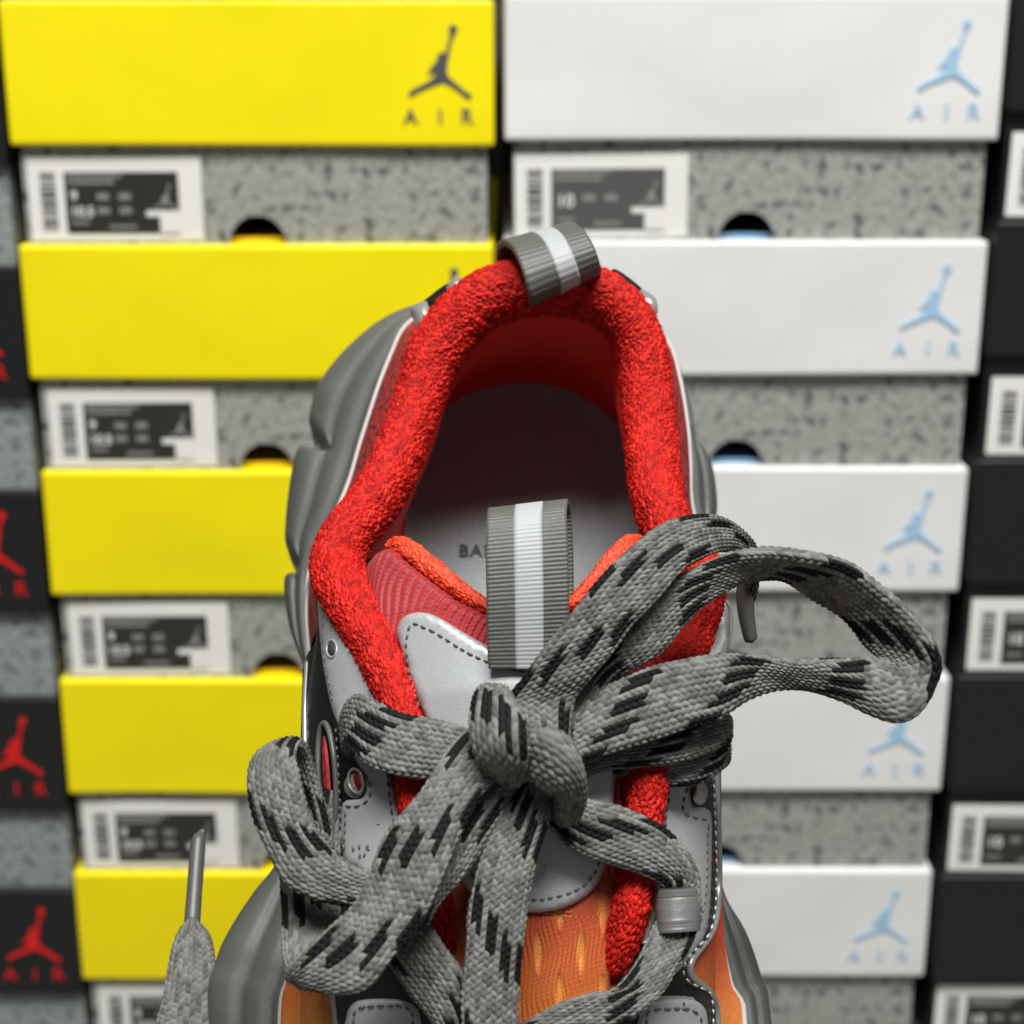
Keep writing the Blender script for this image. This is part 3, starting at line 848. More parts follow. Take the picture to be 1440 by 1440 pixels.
# ribs; low down they part round the little eye-shaped openings of the knit
lowmix = np.clip((v_-1230)/60, 0, 1)
Px, Py = 60., 124.
def lat(ox, oy):
    dx = (u_-ox+Px/2) % Px-Px/2; dy = (v_-oy+Py/2) % Py-Py/2; return dx, dy
d1 = lat(757, 1338); d2 = lat(787, 1400)
m1 = (d1[0]/6.5)**2+(d1[1]/30)**2; m2 = (d2[0]/6.5)**2+(d2[1]/30)**2
oval = np.clip(1.25-np.minimum(m1, m2), 0, 1)*lowmix
push = sum(np.sign(d[0])*7*np.exp(-np.abs(d[0])/9)*np.exp(-(d[1]/30)**2) for d in (d1, d2))
dv_ = (VV-vtop[None, :]).ravel()
phase = (u_+(1-lowmix)*(38*(1-np.exp(-dv_/50))*np.where(u_ < 740, 1, -1)+1.6*np.sin(v_/13+u_/21))+lowmix*3.4*np.sin(v_/15+u_/27)-push*lowmix)/(10.0-2.6*lowmix)
ribh = .00070*np.abs(np.sin(math.pi*phase))**.7
stit = (.00003+.0*lowmix)*np.sin(v_*2*math.pi/6.4+np.floor(phase)*2.1)
P0 = P0+N*(drop+ribh*(1-.5*oval)+stit-.0004*oval)[:, None]
def b_tong(nt, p):
    a = rand_attr(nt, 'along'); ov = rand_attr(nt, 'oval'); y = rand_attr(nt, 'yarn')
    c_ = ramp2(nt, a, [(0.0, lin(160, 32, 40)), (.22, lin(176, 42, 48)), (.48, lin(156, 32, 28)), (.64, lin(172, 58, 34)), (.78, lin(190, 84, 38)), (1.0, lin(200, 114, 40))])
    x = nt.nodes.new('ShaderNodeMix'); x.data_type = 'RGBA'; nt.links.new(ov, x.inputs[0]); nt.links.new(c_, x.inputs[6]); x.inputs[7].default_value = lin(214, 138, 56)
    mu = nt.nodes.new('ShaderNodeMix'); mu.data_type = 'RGBA'; mu.blend_type = 'MULTIPLY'; mu.inputs[0].default_value = 1
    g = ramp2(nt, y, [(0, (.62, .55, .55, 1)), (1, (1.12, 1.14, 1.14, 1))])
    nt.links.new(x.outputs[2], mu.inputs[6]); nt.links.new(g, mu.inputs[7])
    nt.links.new(mu.outputs[2], p.inputs['Base Color']); p.inputs['Roughness'].default_value = .6
    p.inputs['Sheen Weight'].default_value = .1
    fibre_bump(nt, p, 3600, .45, .0002)
M_tong = attr_mat('ribbed_red_orange_knit', b_tong)
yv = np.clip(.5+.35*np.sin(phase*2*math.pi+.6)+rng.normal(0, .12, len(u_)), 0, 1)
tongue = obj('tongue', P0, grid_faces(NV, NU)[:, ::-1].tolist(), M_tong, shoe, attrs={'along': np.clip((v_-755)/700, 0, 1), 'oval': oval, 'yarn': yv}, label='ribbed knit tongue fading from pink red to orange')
# lining edge and back of the tongue
te = [(546, 764, 6, .076), (566, 767, 13, .079), (600, 792, 16, .082), (640, 825, 17, .0845), (685, 853, 16, .0865), (745, 868, 16, .0875), (800, 852, 16, .0865), (837, 817, 16, .0855), (872, 776, 15, .083), (893, 762, 12, .080), (908, 768, 7, .077)]
te = np.array(te, float); tp3 = QP(te[:, [0, 1, 3]]); trr = np.array([.78*r*px_size(u, v, h) for u, v, r, h in te])
knit_tube('tongue_lining_edge', tp3, trr, 420, 70, 16, .0011, .0005, M_orangeknit, tongue, seed=11, fuzz=500)
bk = crom(tp3, 60); rows = np.stack([bk-N*.001, bk-N*.012+S*.004, bk-N*.03+S*.02, bk-N*.05+S*.06])
obj('tongue_back', rows.reshape(-1, 3), grid_faces(4, 60).tolist(), M_orange, tongue)

# ---- tongue overlay
ov = [(562, 905), (559, 889), (567, 873), (582, 866), (600, 866), (620, 874), (650, 892), (685, 912), (720, 928), (755, 936), (800, 932), (840, 918), (866, 930), (872, 1000), (866, 1080), (860, 1150), (854, 1205), (840, 1243),
      (815, 1267), (780, 1281), (742, 1284), (700, 1279), (668, 1263), (647, 1232), (634, 1190), (622, 1130), (612, 1070), (602, 1020), (588, 985), (574, 945)]
ovo = plate('tongue_overlay', ov, Htong, .0012, .0014, M_silver, tongue, step=7, label='pale silver panel sewn onto the tongue')
stitches('overlay_stitching', [(590, 1000), (582, 975), (574, 940), (572, 912), (580, 884), (600, 890), (625, 903), (655, 922), (690, 938), (730, 950), (760, 952)], Htong, .0026, M_thread, ovo)
stitches('overlay_stitching', [(848, 1190), (842, 1218), (830, 1240), (808, 1256), (775, 1266), (742, 1269), (705, 1265), (676, 1250), (660, 1228)], Htong, .0026, M_thread, ovo)

# ---- eyestay: black underlay, silver panels, rims
bl = [(452, 842), (440, 930), (431, 1000), (430, 1100), (434, 1200), (443, 1300), (458, 1360), (468, 1400), (472, 1450), (472, 1520), (560, 1530), (640, 1500), (626, 1380), (610, 1300), (588, 1210), (568, 1130), (560, 1050), (544, 990), (520, 930), (488, 880), (462, 842)]
und_l = plate('eyestay_underlay', bl, Hvamp, .0002, .0010, M_black, shoe, step=9)
br = [(1003, 850), (1012, 930), (1008, 1010), (1006, 1090), (1010, 1180), (1010, 1260), (1003, 1310), (985, 1335), (964, 1358), (966, 1382), (996, 1392), (1008, 1420), (1010, 1520), (900, 1530), (840, 1500), (866, 1390), (900, 1310), (914, 1200), (920, 1100), (934, 1010), (962, 950), (990, 890), (998, 845)]
und_r = plate('eyestay_underlay', br, Hvamp, .0002, .0010, M_black, shoe, step=9)
e1 = [(450, 836), (455, 840), (470, 860), (490, 888), (510, 916), (527, 950), (542, 985), (556, 1020), (552, 1060), (551, 1095), (562, 1140), (572, 1200), (580, 1260), (560, 1280), (530, 1250), (506, 1226), (487, 1214), (480, 1190), (479, 1160), (481, 1138), (486, 1129),
      (500, 1126), (512, 1122), (516, 1110), (512, 1094), (506, 1080), (494, 1058), (480, 1030), (468, 1000), (460, 965), (454, 930), (450, 890), (448, 855)]
pl_l = plate('eyestay_panel', e1, Hvamp, .0008, .0014, M_silver, shoe, step=6, label='silver lace panel on the side with the round eyelet hole')
stitches('panel_stitching', [(455, 858), (456, 880), (454, 900), (457, 930), (462, 960), (470, 995)], Hvamp, .0022, M_thread, pl_l, dash=7, gap=5, r=1.2)
stitches('panel_stitching', [(460, 857), (475, 878), (492, 902), (507, 928), (520, 955), (530, 980)], Hvamp, .0022, M_thread, pl_l, dash=9, gap=4)
stitches('panel_stitching', [(546, 1090), (548, 1120), (552, 1146), (558, 1180)], Hvamp, .0022, M_thread, pl_l)
stitches('panel_stitching', [(514, 1092), (521, 1107), (522, 1121), (515, 1132), (500, 1138), (485, 1137)], Hvamp, .0022, M_thread, pl_l)
stitches('panel_stitching', [(487, 1144), (486, 1170), (484, 1205)], Hvamp, .0022, M_thread, pl_l)
stitches('panel_stitching', [(498, 1192), (498, 1210)], Hvamp, .0022, M_thread, pl_l)
stitches('panel_stitching', [(506, 1190), (508, 1214)], Hvamp, .0022, M_thread, pl_l)
stitches('panel_stitching', [(519, 1190), (512, 1212)], Hvamp, .0022, M_thread, pl_l)

def ring_at(name, u, v, rx, ry, H, lift, m, parent, th=2.2, rot=0.0):
    t = np.linspace(0, 2*math.pi, 28, endpoint=False)
    x = rx*np.cos(t); y = ry*np.sin(t)
    uu = u+x*math.cos(rot)-y*math.sin(rot); vv = v+x*math.sin(rot)+y*math.cos(rot)
    p = cast(uu, vv, H, lift); sc = px_size(u, v, .07)*th
    p = np.vstack([p, p[:1]])
    return tube(name, p, np.full(len(p), sc), m, parent, seg=8, n=60, caps=False)
def disc_at(name, u, v, rx, ry, H, lift, m, parent, rot=0.0):
    t = np.linspace(0, 2*math.pi, 28, endpoint=False)
    x = rx*np.cos(t); y = ry*np.sin(t)
    uu = u+x*math.cos(rot)-y*math.sin(rot); vv = v+x*math.sin(rot)+y*math.cos(rot)
    p = cast(uu, vv, H, lift); n = len(p)
    V = np.vstack([p, p-N*.001, p.mean(0)])
    F = [[i, 2*n, (i+1) % n] for i in range(n)]+[[i, (i+1) % n, (i+1) % n+n, i+n] for i in range(n)]
    return obj(name, V, F, m, parent)
M_holeshade = mat('eyelet_hole_shade', lin(60, 60, 56), .8)
disc_at('eyelet', 468, 917, 6, 11, Hvamp, .0024, M_holeshade, pl_l)  # dark disc laid on the panel, the hole's shade put in as colour
ring_at('eyelet_rim', 468, 917, 7, 12, Hvamp, .0022, M_silver, pl_l, 2.0)
# small ring eyelet with a bit of red inside, in the notch of the panel
disc_at('lace_loop_backing', 500, 1108, 15, 17, Hvamp, .0022, M_steel, und_l, .2)
disc_at('lace_loop_red', 504, 1103, 4.5, 12, Hvamp, .0030, M_knit, und_l, -.25)
ring_at('lace_loop_rim', 502, 1103, 10, 17, Hvamp, .0028, M_steel, und_l, 2.2, -.2)
# long oval window on the flank
disc_at('flank_window', 461, 1098, 5, 58, Hvamp, .0032, M_mesh, und_l, -.06)
ring_at('flank_window_rim', 462, 1098, 12, 76, Hvamp, .0030, M_aglet, und_l, 4.2, -.06)
stitches('window_stitching', [(474, 1030), (477, 1080), (479, 1130), (480, 1170)], Hvamp, .0026, M_thread, und_l, dash=7, gap=5)
# thin layered edges on the flank
pp = [(438, 806, .052), (432, 835, .048), (431, 870, .047), (435, 920, .048), (442, 966, .05)]
tube('flank_piping', QP(pp), [.0005]*5, M_whiteline, shoe, seg=8)
pp = [(446, 905, .052), (446, 950, .052), (447, 990, .05), (446, 1040, .046)]
tube('flank_edge', QP(pp), [.0006]*4, M_steel, shoe, seg=8)
rl = [(433, 930), (430, 990), (430, 1060), (431, 1140), (434, 1220), (444, 1300), (458, 1355), (468, 1395), (473, 1440), (473, 1500)]
def rim(name, path, r, H=Hvamp, lift=.0010, m=M_steel):
    p = crom(np.array(path, float), 60); q = smoothn(cast(p[:, 0], p[:, 1], H, lift), 4)
    return tube(name, q, [r*px_size(u, v, .05) for u, v in p], m, shoe, seg=10, n=120, flat=.7)
riml = rim('eyestay_rim', rl, 4.5)
rr_ = [(1017, 900), (1012, 960), (1008, 1020), (1006, 1085), (1009, 1180), (1010, 1240), (1008, 1285), (1000, 1315), (982, 1336), (966, 1356), (966, 1374), (980, 1384), (998, 1391), (1007, 1412), (1008, 1450), (1008, 1510)]
rimr = rim('eyestay_rim', rr_, 5.5)
stitches('rim_stitching', [(x-4, y) for x, y in rr_[2:9]]+[(978, 1337), (962, 1356), (963, 1378), (980, 1390), (996, 1397), (1001, 1414), (1002, 1450)], Hvamp, .0020, M_threadlight, rimr, dash=7, gap=6, r=1.8)
# right silver panel
e2 = [(932, 1060), (955, 1070), (972, 1078), (978, 1098), (972, 1110), (970, 1126), (974, 1137), (986, 1137), (996, 1142), (1000, 1160), (999, 1240), (996, 1290), (988, 1320), (970, 1345), (955, 1365), (945, 1370), (948, 1340), (928, 1320), (924, 1280), (925, 1220), (930, 1170), (932, 1120)]
pl_r = plate('eyestay_panel', e2, Hvamp, .0008, .0014, M_silver, shoe, step=6, label='silver lace panel on the side with the clear sleeve')
stitches('panel_stitching', [(940, 1105), (939, 1130), (936, 1150), (934, 1180)], Hvamp, .0022, M_thread, pl_r, dash=7)
stitches('panel_stitching', [(966, 1112), (960, 1132), (961, 1147), (975, 1153), (994, 1157)], Hvamp, .0022, M_thread, pl_r, dash=8)
stitches('panel_stitching', [(995, 1162), (993, 1190), (993, 1220), (990, 1270), (982, 1305)], Hvamp, .0022, M_thread, pl_r, dash=8)
disc_at('lace_loop_backing', 983, 1118, 11, 16, Hvamp, .0022, M_silver, und_r)
disc_at('lace_loop_red', 975, 1116, 3, 9, Hvamp, .0030, M_knit, und_r, .15)
tube('eyestay_edge', cast(np.array([927, 924, 921, 915, 906.]), np.array([1110, 1160, 1240, 1290, 1330.]), Hvamp, .002), [.0009]*5, M_steel, shoe, seg=8)
# side panel at the right collar corner
e3 = [(1008, 842), (1020, 850), (1026, 872), (1024, 905), (1012, 935), (985, 960), (965, 985), (945, 1000), (950, 975), (968, 940), (988, 905), (1000, 872)]
plate('corner_panel', e3, lambda w, s: Hvamp(w, s)*0+.064, 0, .0015, M_silver, shoe, step=6, label='silver panel at the collar corner under the bow')
tube('flank_piping', QP([(1006, 838, .06), (1024, 850, .058), (1027, 875, .056), (1022, 915, .054), (1014, 960, .05)]), [.0006]*5, M_steel, shoe, seg=8)
# lower toe-side patches
e4 = [(486, 1470), (488, 1432), (494, 1416), (508, 1408), (540, 1406), (568, 1408), (584, 1416), (592, 1432), (592, 1475), (540, 1490)]
p4 = plate('lower_panel', e4, Hvamp, .0010, .0014, M_silver, shoe, step=6)
stitches('panel_stitching', [(497, 1445), (501, 1424), (515, 1418), (545, 1417), (570, 1419), (580, 1430), (582, 1450)], Hvamp, .0026, M_thread, p4, dash=9)
e4b = [(470, 1460), (478, 1405), (500, 1388), (535, 1378), (570, 1385), (595, 1400), (605, 1440), (600, 1500), (520, 1505)]
plate('lower_panel_base', e4b, Hvamp, .0002, .0008, M_aglet, shoe, step=9)
e5 = [(896, 1470), (898, 1432), (906, 1416), (922, 1408), (950, 1406), (975, 1408), (989, 1418), (994, 1436), (993, 1475), (945, 1490)]
p5 = plate('lower_panel', e5, Hvamp, .0010, .0014, M_silver, shoe, step=6)
stitches('panel_stitching', [(908, 1446), (910, 1428), (924, 1422), (945, 1421), (968, 1421), (982, 1430), (986, 1448)], Hvamp, .0026, M_thread, p5, dash=9)
e5b = [(905, 1460), (915, 1405), (940, 1397), (968, 1399), (984, 1408), (990, 1430), (985, 1480), (930, 1490)]
plate('lower_panel_base', e5b, Hvamp, .0006, .0008, M_steel, shoe, step=9)

# ---- webbing pull tabs
def webbing(name, left, right, thick, ribs, m, parent, stripe=(.36, .66), n=150, na=24, label=None):
    Lc, Rc = QP(left), QP(right)
    both = crom(np.hstack([(Lc+Rc)/2, Lc, Rc]), n)
    l, r = smoothn(both[:, 3:6], 2), smoothn(both[:, 6:9], 2)
    mid_ = (l+r)/2; T = unit(np.gradient(mid_, axis=0)); Ac = unit(r-l); Nn = unit(np.cross(T, Ac))
    a = np.linspace(0, 1, na)
    d = np.r_[0, np.cumsum(np.linalg.norm(np.diff(mid_, axis=0), axis=1))]
    # fine resample for the cross ribs
    nn = int(ribs*6); s = np.linspace(0, d[-1], nn)
    f = lambda X: np.stack([np.interp(s, d, X[:, k]) for k in range(3)], 1)
    l, r, Nn = f(l), f(r), unit(f(Nn))
    wv = np.abs(np.sin(np.arange(nn)/6*math.pi))**.8
    def sheet(sgn, a, extra, ribamp):
        P = l[:, None]*(1-a)[None, :, None]+r[:, None]*a[None, :, None]
        rip = (thick/2+extra+ribamp*(wv[:, None]*(1+.15*np.sin(a*140)[None, :])))
        return P+sgn*Nn[:, None]*rip[..., None]
    up, dn = sheet(1, a, 0, .00016), sheet(-1, a, 0, .00016)
    k = len(a)
    V = np.concatenate([up, dn[:, ::-1]], 1)
    F = grid_faces(nn, 2*k, close_v=True).tolist()
    F += [list(range(2*k)), [(nn-1)*2*k+j for j in range(2*k-1, -1, -1)]]
    o = obj(name, V.reshape(-1, 3), F, m, parent, label=label)
    a2 = np.linspace(stripe[0], stripe[1], 8)
    su, sd = sheet(1, a2, .00012, .00011), sheet(-1, a2, .00012, .00011)
    V = np.concatenate([su, sd[:, ::-1]], 1); k = 8
    F = grid_faces(nn, 2*k, close_v=True).tolist()
    obj('reflective_stripe', V.reshape(-1, 3), F, M_stripe, o)
    return o
webbing('tongue_pull_tab', [(687, 940, .0935), (685, 900, .0965), (684, 840, .1005), (683, 780, .1030), (684, 740, .1030), (686, 722, .1005), (688, 719, .0965), (691, 735, .0915), (693, 790, .0880), (694, 860, .0860), (694, 900, .085)],
        [(800, 940, .0935), (800, 895, .0965), (800, 832, .1005), (799, 770, .1030), (797, 728, .1030), (798, 710, .1005), (799, 706, .0965), (803, 722, .0915), (806, 776, .0880), (807, 846, .0860), (807, 890, .085)],
        .0010, 80, M_web, tongue, (.34, .69), label='grey webbing loop with a white stripe on the tongue')
webbing('heel_pull_tab', [(712, 420, .047), (704, 392, .050), (699, 366, .055), (700, 348, .062), (710, 342, .069), (722, 352, .0745), (732, 375, .0765), (740, 400, .0755), (745, 421, .0720), (744, 428, .066)],
        [(812, 384, .047), (802, 358, .050), (795, 334, .055), (795, 319, .062), (806, 317, .069), (820, 326, .0745), (832, 343, .0765), (839, 360, .0755), (843, 376, .0720), (842, 384, .066)],
        .0016, 38, M_web, shoe, (.42, .70), label='grey webbing loop with a white stripe on the heel')

# ---- laces
def lace(name, A_, B_, parent, thick=.0034, ncol=24, cell=.00152, phase=0, spiral=1, dark_period=16, dark_len=5, tip0=None, tip1=None, seed=0, m=None, label=None):
    Ac, Bc = QP(A_), QP(B_)
    n0 = 60*len(Ac)
    both = crom(np.hstack([(Ac+Bc)/2, Ac, Bc]), n0)
    a, b = smoothn(both[:, 3:6], 20), smoothn(both[:, 6:9], 20)
    mid_ = (a+b)/2
    d = np.r_[0, np.cumsum(np.linalg.norm(np.diff(mid_, axis=0), axis=1))]
    nr = max(3, int(round(d[-1]/cell))); sub = 6
    n = nr*sub+1
    s = np.linspace(0, d[-1], n)
    f = lambda X: np.stack([np.interp(s, d, X[:, k]) for k in range(3)], 1)
    a, b, mid_ = f(a), f(b), f(mid_)
    T = unit(smoothn(np.gradient(mid_, axis=0), 8)); wv = b-a; half = np.linalg.norm(wv, axis=1)/2*(1+.018*np.sin(s/.0061+seed)+.012*np.sin(s/.0027+2*seed))
    Ax = unit(wv); Nn = unit(np.cross(T, Ax))
    # keep the frame square to the run of the lace at sharp turns
    per = ncol*5
    # flat rounded section, points evenly spaced round the rim
    th = np.linspace(0, 2*math.pi, 721)
    hw = float(np.median(half)); ht = thick/2
    ex, ez = hw*np.sign(np.cos(th))*np.abs(np.cos(th))**.75, ht*np.sign(np.sin(th))*np.abs(np.sin(th))**.62
    L = np.r_[0, np.cumsum(np.hypot(np.diff(ex), np.diff(ez)))]
    q = np.linspace(0, L[-1], per, endpoint=False)
    cx = np.interp(q, L, ex)/hw; cz = np.interp(q, L, ez)/ht
    nx, nz = cx*hw**-1*.6, cz/ht; nl = np.hypot(nx, nz); nx, nz = nx/nl, nz/nl
    # braid relief: columns of slanted floats
    col_f = np.arange(per)/5.0; colid = np.floor(col_f).astype(int) % ncol; p = col_f-np.floor(col_f)-.5+.1
    row_f = np.arange(n)/sub
    sl = np.where(colid % 2 == 0, .42, -.42); off = np.where(colid % 2 == 0, 0., .5)
    r = row_f[:, None]-(sl*p)[None, :]-off[None, :]
    k = np.floor(r+.5); dd = r-k
    hgt = np.sqrt(np.clip(1-(dd/.56)**2, 0, 1))*(1-(np.abs(p)/.62)**2.6)[None, :]
    amp = .00080
    thk = np.ones(n)
    if tip0: thk = thk
    V = mid_[:, None]+half[:, None, None]*cx[None, :, None]*Ax[:, None]+ht*cz[None, :, None]*Nn[:, None]
    nd = nx[None, :, None]*Ax[:, None]+nz[None, :, None]*Nn[:, None]
    wob = 1+.25*np.sin(row_f*.61+seed)[:, None]*np.cos(col_f*.9+seed)[None, :]+rng.normal(0, .05, (n, per))
    V = V+nd*((hgt*wob-.55)*amp)[..., None]
    # colour: dark yarns run round the braid in a slow spiral
    jit = np.sin(np.arange(ncol)*5.3+seed*1.7)
    dark = np.zeros((n, per), bool)
    # dark yarns surface two columns wide, stepping from one to the other, with one grey column between runs
    g3 = colid//3
    kk = k+phase+spiral*g3[None, :]*2.6+np.round(jit[g3]*.9)[None, :]+np.where(colid % 3 == 1, 1, 0)[None, :]
    dark = (np.floor(kk) % dark_period < dark_len) & (colid % 3 < 2)[None, :]
    hs = np.sin(k*12.9898+colid[None, :]*78.233+seed*3.1)*43758.5453; yarn = hs-np.floor(hs)
    V = V.reshape(-1, 3); F = grid_faces(n, per, close_v=True).tolist()
    c0, c1 = len(V), len(V)+1
    V = np.vstack([V, mid_[:1], mid_[-1:]])
    F += [[c0, (j+1) % per, j] for j in range(per)]+[[c1, (n-1)*per+j, (n-1)*per+(j+1) % per] for j in range(per)]
    return obj(name, V, F, m or M_lace, parent, attrs={'dark': np.r_[dark.astype(float).ravel(), 0, 0], 'yarn': np.r_[yarn.ravel(), .5, .5]}, label=label)

# knot (the shoelace's own mesh), everything else of the lace hangs on it
K1 = lace('shoelace', [(683, 992, .094), (672, 981, .101), (664, 1005, .105), (665, 1040, .106), (678, 1064, .103), (700, 1082, .096)],
          [(715, 994, .094), (717, 984, .103), (735, 1003, .110), (741, 1035, .112), (742, 1068, .109), (740, 1095, .100)], shoe, thick=.0060, ncol=24, phase=3, seed=1,
          label='flat braided grey lace with black flecks tied in a bow')
lace('lace_knot', [(722, 1030, .100), (738, 1028, .1055), (768, 1026, .1095), (796, 1040, .1105), (816, 1066, .108), (824, 1100, .102), (816, 1136, .094)],
     [(725, 1080, .096), (742, 1090, .0995), (760, 1096, .102), (772, 1104, .1025), (780, 1112, .1015), (782, 1126, .098), (778, 1145, .093)], K1, thick=.0070, ncol=24, dark_len=0, seed=2)
lace('lace_end', [(735, 1052, .098), (712, 990, .099), (737, 950, .102), (767, 910, .105), (805, 862, .108), (842, 815, .110), (880, 775, .111), (925, 741, .110), (967, 726, .107), (1005, 727, .102), (1036, 742, .095), (1060, 770, .085), (1066, 805, .076), (1064, 838, .070)],
     [(800, 1062, .098), (810, 985, .100), (835, 950, .103), (861, 917, .105), (888, 880, .107), (920, 847, .108), (960, 803, .108), (992, 783, .105), (1015, 775, .101), (1036, 776, .096), (1046, 786, .089), (1050, 800, .082), (1048, 815, .075), (1040, 838, .070)], K1, phase=2, spiral=-1, seed=3)
lace('lace_loop', [(770, 1030, .094), (812, 950, .0975), (853, 903, .1005), (902, 848, .103), (942, 815, .105), (990, 793, .1065), (1032, 779, .107), (1070, 775, .107), (1112, 777, .1065), (1162, 785, .1055), (1200, 797, .105), (1232, 820, .104), (1262, 845, .103), (1295, 878, .1015), (1318, 912, .0995), (1324, 938, .0975), (1316, 962, .0955), (1302, 990, .094), (1282, 1010, .093), (1255, 1016, .092), (1225, 1006, .091), (1190, 988, .0905), (1155, 975, .090), (1120, 968, .0905), (1085, 971, .0915), (1050, 985, .0925), (1010, 1010, .0935), (967, 1024, .0945), (900, 1047, .095), (833, 1068, .095), (790, 1080, .094)],
     [(830, 1010, .094), (880, 948, .0975), (925, 922, .0995), (962, 880, .1015), (990, 852, .102), (1018, 832, .101), (1046, 818, .0985), (1075, 810, .0955), (1100, 812, .093), (1126, 828, .0915), (1152, 844, .0905), (1180, 864, .090), (1202, 886, .090), (1218, 906, .090), (1228, 918, .0905), (1234, 924, .0915), (1233, 927, .0925), (1226, 927, .0935), (1214, 926, .0945), (1198, 926, .095), (1178, 926, .0955), (1155, 927, .0955), (1130, 930, .0955), (1105, 928, .0958), (1075, 923, .0962), (1040, 920, .0968), (1000, 922, .0975), (950, 930, .098), (890, 946, .098), (835, 975, .097), (790, 1020, .095)],
     K1, phase=9, seed=4)
lace('lace_strand', [(795, 1046, .088), (850, 1036, .090), (905, 1030, .090), (960, 1016, .089), (1000, 998, .087), (1017, 1000, .082), (1020, 1014, .076)],
     [(800, 1105, .086), (850, 1082, .088), (905, 1078, .088), (960, 1070, .087), (1000, 1056, .085), (1014, 1046, .080), (1016, 1050, .075)], K1, phase=5, seed=5)
lace('lace_strand', [(820, 1072, .083), (868, 1066, .0845), (915, 1066, .0845), (960, 1062, .0835), (995, 1050, .081), (1012, 1040, .077), (1018, 1044, .071)],
     [(830, 1110, .080), (876, 1086, .082), (915, 1100, .082), (955, 1105, .081), (990, 1098, .0785), (1010, 1082, .075), (1016, 1072, .070)], K1, phase=1, seed=6)
lace('lace_strand', [(484, 1030, .074), (488, 1000, .080), (497, 981, .084), (512, 978, .0885), (535, 989, .0910), (567, 1002, .0925), (600, 1010, .0930), (640, 1020, .093), (690, 1035, .093)],
     [(505, 1078, .074), (493, 1060, .079), (491, 1045, .083), (500, 1055, .0870), (515, 1074, .0890), (545, 1088, .0905), (585, 1094, .0910), (630, 1095, .091), (690, 1090, .091)], K1, phase=6, spiral=1, seed=7)
lace('lace_loop', [(700, 1030, .096), (655, 1030, .099), (622, 1066, .1005), (597, 1104, .1005), (567, 1143, .100), (540, 1180, .099), (520, 1225, .0975), (500, 1270, .096), (465, 1300, .0945), (432, 1336, .093), (412, 1358, .0905), (402, 1362, .0865), (399, 1340, .082), (397, 1300, .0785), (394, 1250, .076), (398, 1200, .074), (410, 1150, .0725), (425, 1100, .072)],
     [(745, 1070, .096), (715, 1072, .0985), (690, 1104, .1005), (664, 1140, .1010), (640, 1190, .1005), (617, 1245, .0995), (595, 1290, .098), (560, 1335, .0965), (520, 1388, .0945), (480, 1398, .0925), (445, 1390, .090), (430, 1376, .0860), (455, 1345, .082), (478, 1315, .0785), (480, 1280, .076), (478, 1235, .074), (480, 1180, .0725), (485, 1120, .072)],
     K1, phase=4, spiral=-1, seed=8)
lace('lace_end', [(612, 1230, .0885), (560, 1225, .0885), (518, 1226, .0885), (485, 1210, .0895), (462, 1188, .0905), (440, 1160, .0915), (427, 1120, .0925), (420, 1085, .0930), (418, 1060, .0920), (424, 1046, .0885), (434, 1062, .0835), (447, 1100, .0795), (460, 1150, .077), (470, 1200, .075)],
     [(590, 1300, .0860), (540, 1290, .0860), (487, 1276, .0865), (440, 1262, .0880), (400, 1238, .0890), (372, 1185, .0900), (354, 1135, .0910), (348, 1098, .0910), (356, 1070, .0890), (385, 1052, .0845), (392, 1070, .080), (400, 1110, .0765), (412, 1160, .074), (425, 1210, .072)],
     K1, phase=8, spiral=1, seed=9)
lace('lace_strand', [(722, 1072, .094), (705, 1092, .0965), (660, 1147, .0970), (628, 1205, .0955), (605, 1245, .094), (585, 1285, .092)],
     [(752, 1090, .093), (728, 1112, .0945), (686, 1180, .0945), (650, 1234, .0930), (622, 1262, .0915), (600, 1300, .090)], K1, phase=12, ncol=18, spiral=-1, seed=10)
lace('lace_end', [(742, 1080, .093), (718, 1120, .0955), (695, 1168, .0955), (674, 1212, .0945), (663, 1260, .0930), (655, 1327, .0905), (650, 1393, .0875), (650, 1440, .0855), (652, 1500, .082)],
     [(795, 1095, .092), (780, 1125, .0945), (766, 1170, .0945), (751, 1220, .0935), (743, 1262, .0920), (736, 1327, .0895), (729, 1393, .0865), (727, 1440, .0845), (727, 1500, .081)], K1, phase=7, spiral=1, seed=11)
lace('lace_strand', [(770, 1130, .087), (805, 1124, .0885), (840, 1127, .0885), (885, 1140, .0870), (930, 1161, .0845), (960, 1190, .0825), (978, 1217, .0805), (985, 1245, .079), (984, 1290, .0780), (975, 1318, .0785), (966, 1340, .0785), (952, 1362, .0785), (934, 1392, .0785), (912, 1416, .0785), (885, 1436, .0775), (850, 1455, .077), (800, 1470, .0765)],
     [(750, 1155, .086), (773, 1160, .0870), (802, 1190, .0870), (834, 1207, .0860), (872, 1219, .0840), (908, 1232, .0820), (930, 1245, .0805), (930, 1262, .079), (926, 1290, .0780), (918, 1305, .0780), (908, 1328, .0780), (890, 1362, .0780), (862, 1392, .0780), (828, 1397, .0780), (790, 1409, .0780), (750, 1430, .0775), (700, 1460, .077)],
     K1, phase=10, spiral=1, seed=12)
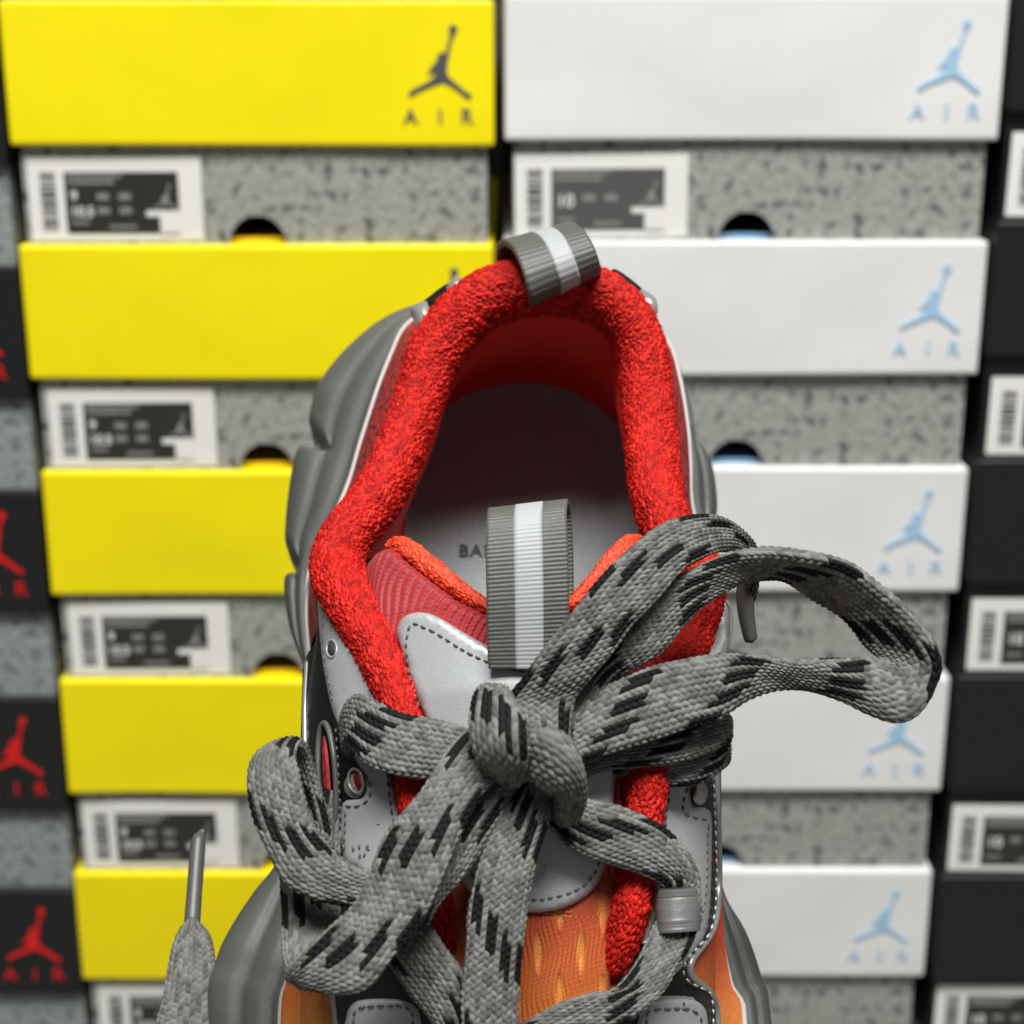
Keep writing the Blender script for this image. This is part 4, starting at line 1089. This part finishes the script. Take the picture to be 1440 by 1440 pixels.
lace('lace_strand', [(600, 1296, .0835), (624, 1332, .0835), (650, 1366, .0830), (668, 1410, .0815), (676, 1450, .080), (680, 1500, .078)],
     [(540, 1335, .0785), (556, 1366, .0795), (580, 1400, .0790), (605, 1432, .0780), (622, 1470, .076), (630, 1520, .074)], K1, phase=3, spiral=-1, seed=13)
# the stray end that stands up beside the shoe
end = lace('lace_end', [(267, 1297, .008), (255, 1306, .0085), (244, 1330, .009), (237, 1362, .0095), (229, 1407, .0105), (220, 1440, .0115), (225, 1500, .014), (270, 1570, .02), (350, 1600, .03)],
     [(277, 1297, .008), (286, 1303, .0085), (296, 1318, .009), (301, 1346, .0095), (304, 1386, .0105), (305, 1440, .0115), (312, 1480, .014), (335, 1520, .02), (390, 1540, .03)], K1, phase=0, dark_len=0, thick=.0042, ncol=22, seed=14)
ag = [(287, 1166, 4, .0045), (283, 1174, 7, .0045), (279, 1184, 10.5, .005), (276, 1220, 11, .006), (273, 1260, 11, .007), (270, 1300, 11.5, .008), (269, 1306, 10, .008)]
ag = np.array(ag); tube('aglet', QP(ag[:, [0, 1, 3]]), [r*px_size(u, v, h) for u, v, r, h in ag], M_aglet, K1, seg=20)
ag = [(1052, 812, 13, .0735), (1048, 835, 13, .071), (1049, 860, 12, .0695), (1053, 885, 10.5, .068), (1056, 899, 9.5, .067), (1057, 902, 6, .0668)]
ag = np.array(ag); tube('aglet', QP(ag[:, [0, 1, 3]]), [r*px_size(u, v, h) for u, v, r, h in ag], M_aglet, K1, seg=20)

# clear sleeve that holds the lace on the right
sv = np.linspace(1248, 1311, 26); a = np.linspace(0, math.pi, 24)
rows = []
for v in sv:
    e = abs(v-1278)/31
    lx, rx = 921+2*e, 988-3*e
    uu = (lx+rx)/2-(rx-lx)/2*np.cos(a)
    wob = .0004*math.sin(v*1.15)*(1 if e > .55 else .15)
    rows.append(Q(uu, np.full(24, v)+2*np.cos(a), np.full(24, .0755)+(.0068+wob)*np.sin(a)**.6))
rows = np.stack(rows)
obj('lace_sleeve', rows.reshape(-1, 3), grid_faces(26, 24).tolist(), M_keeper, shoe, label='clear grey plastic sleeve round the lace')
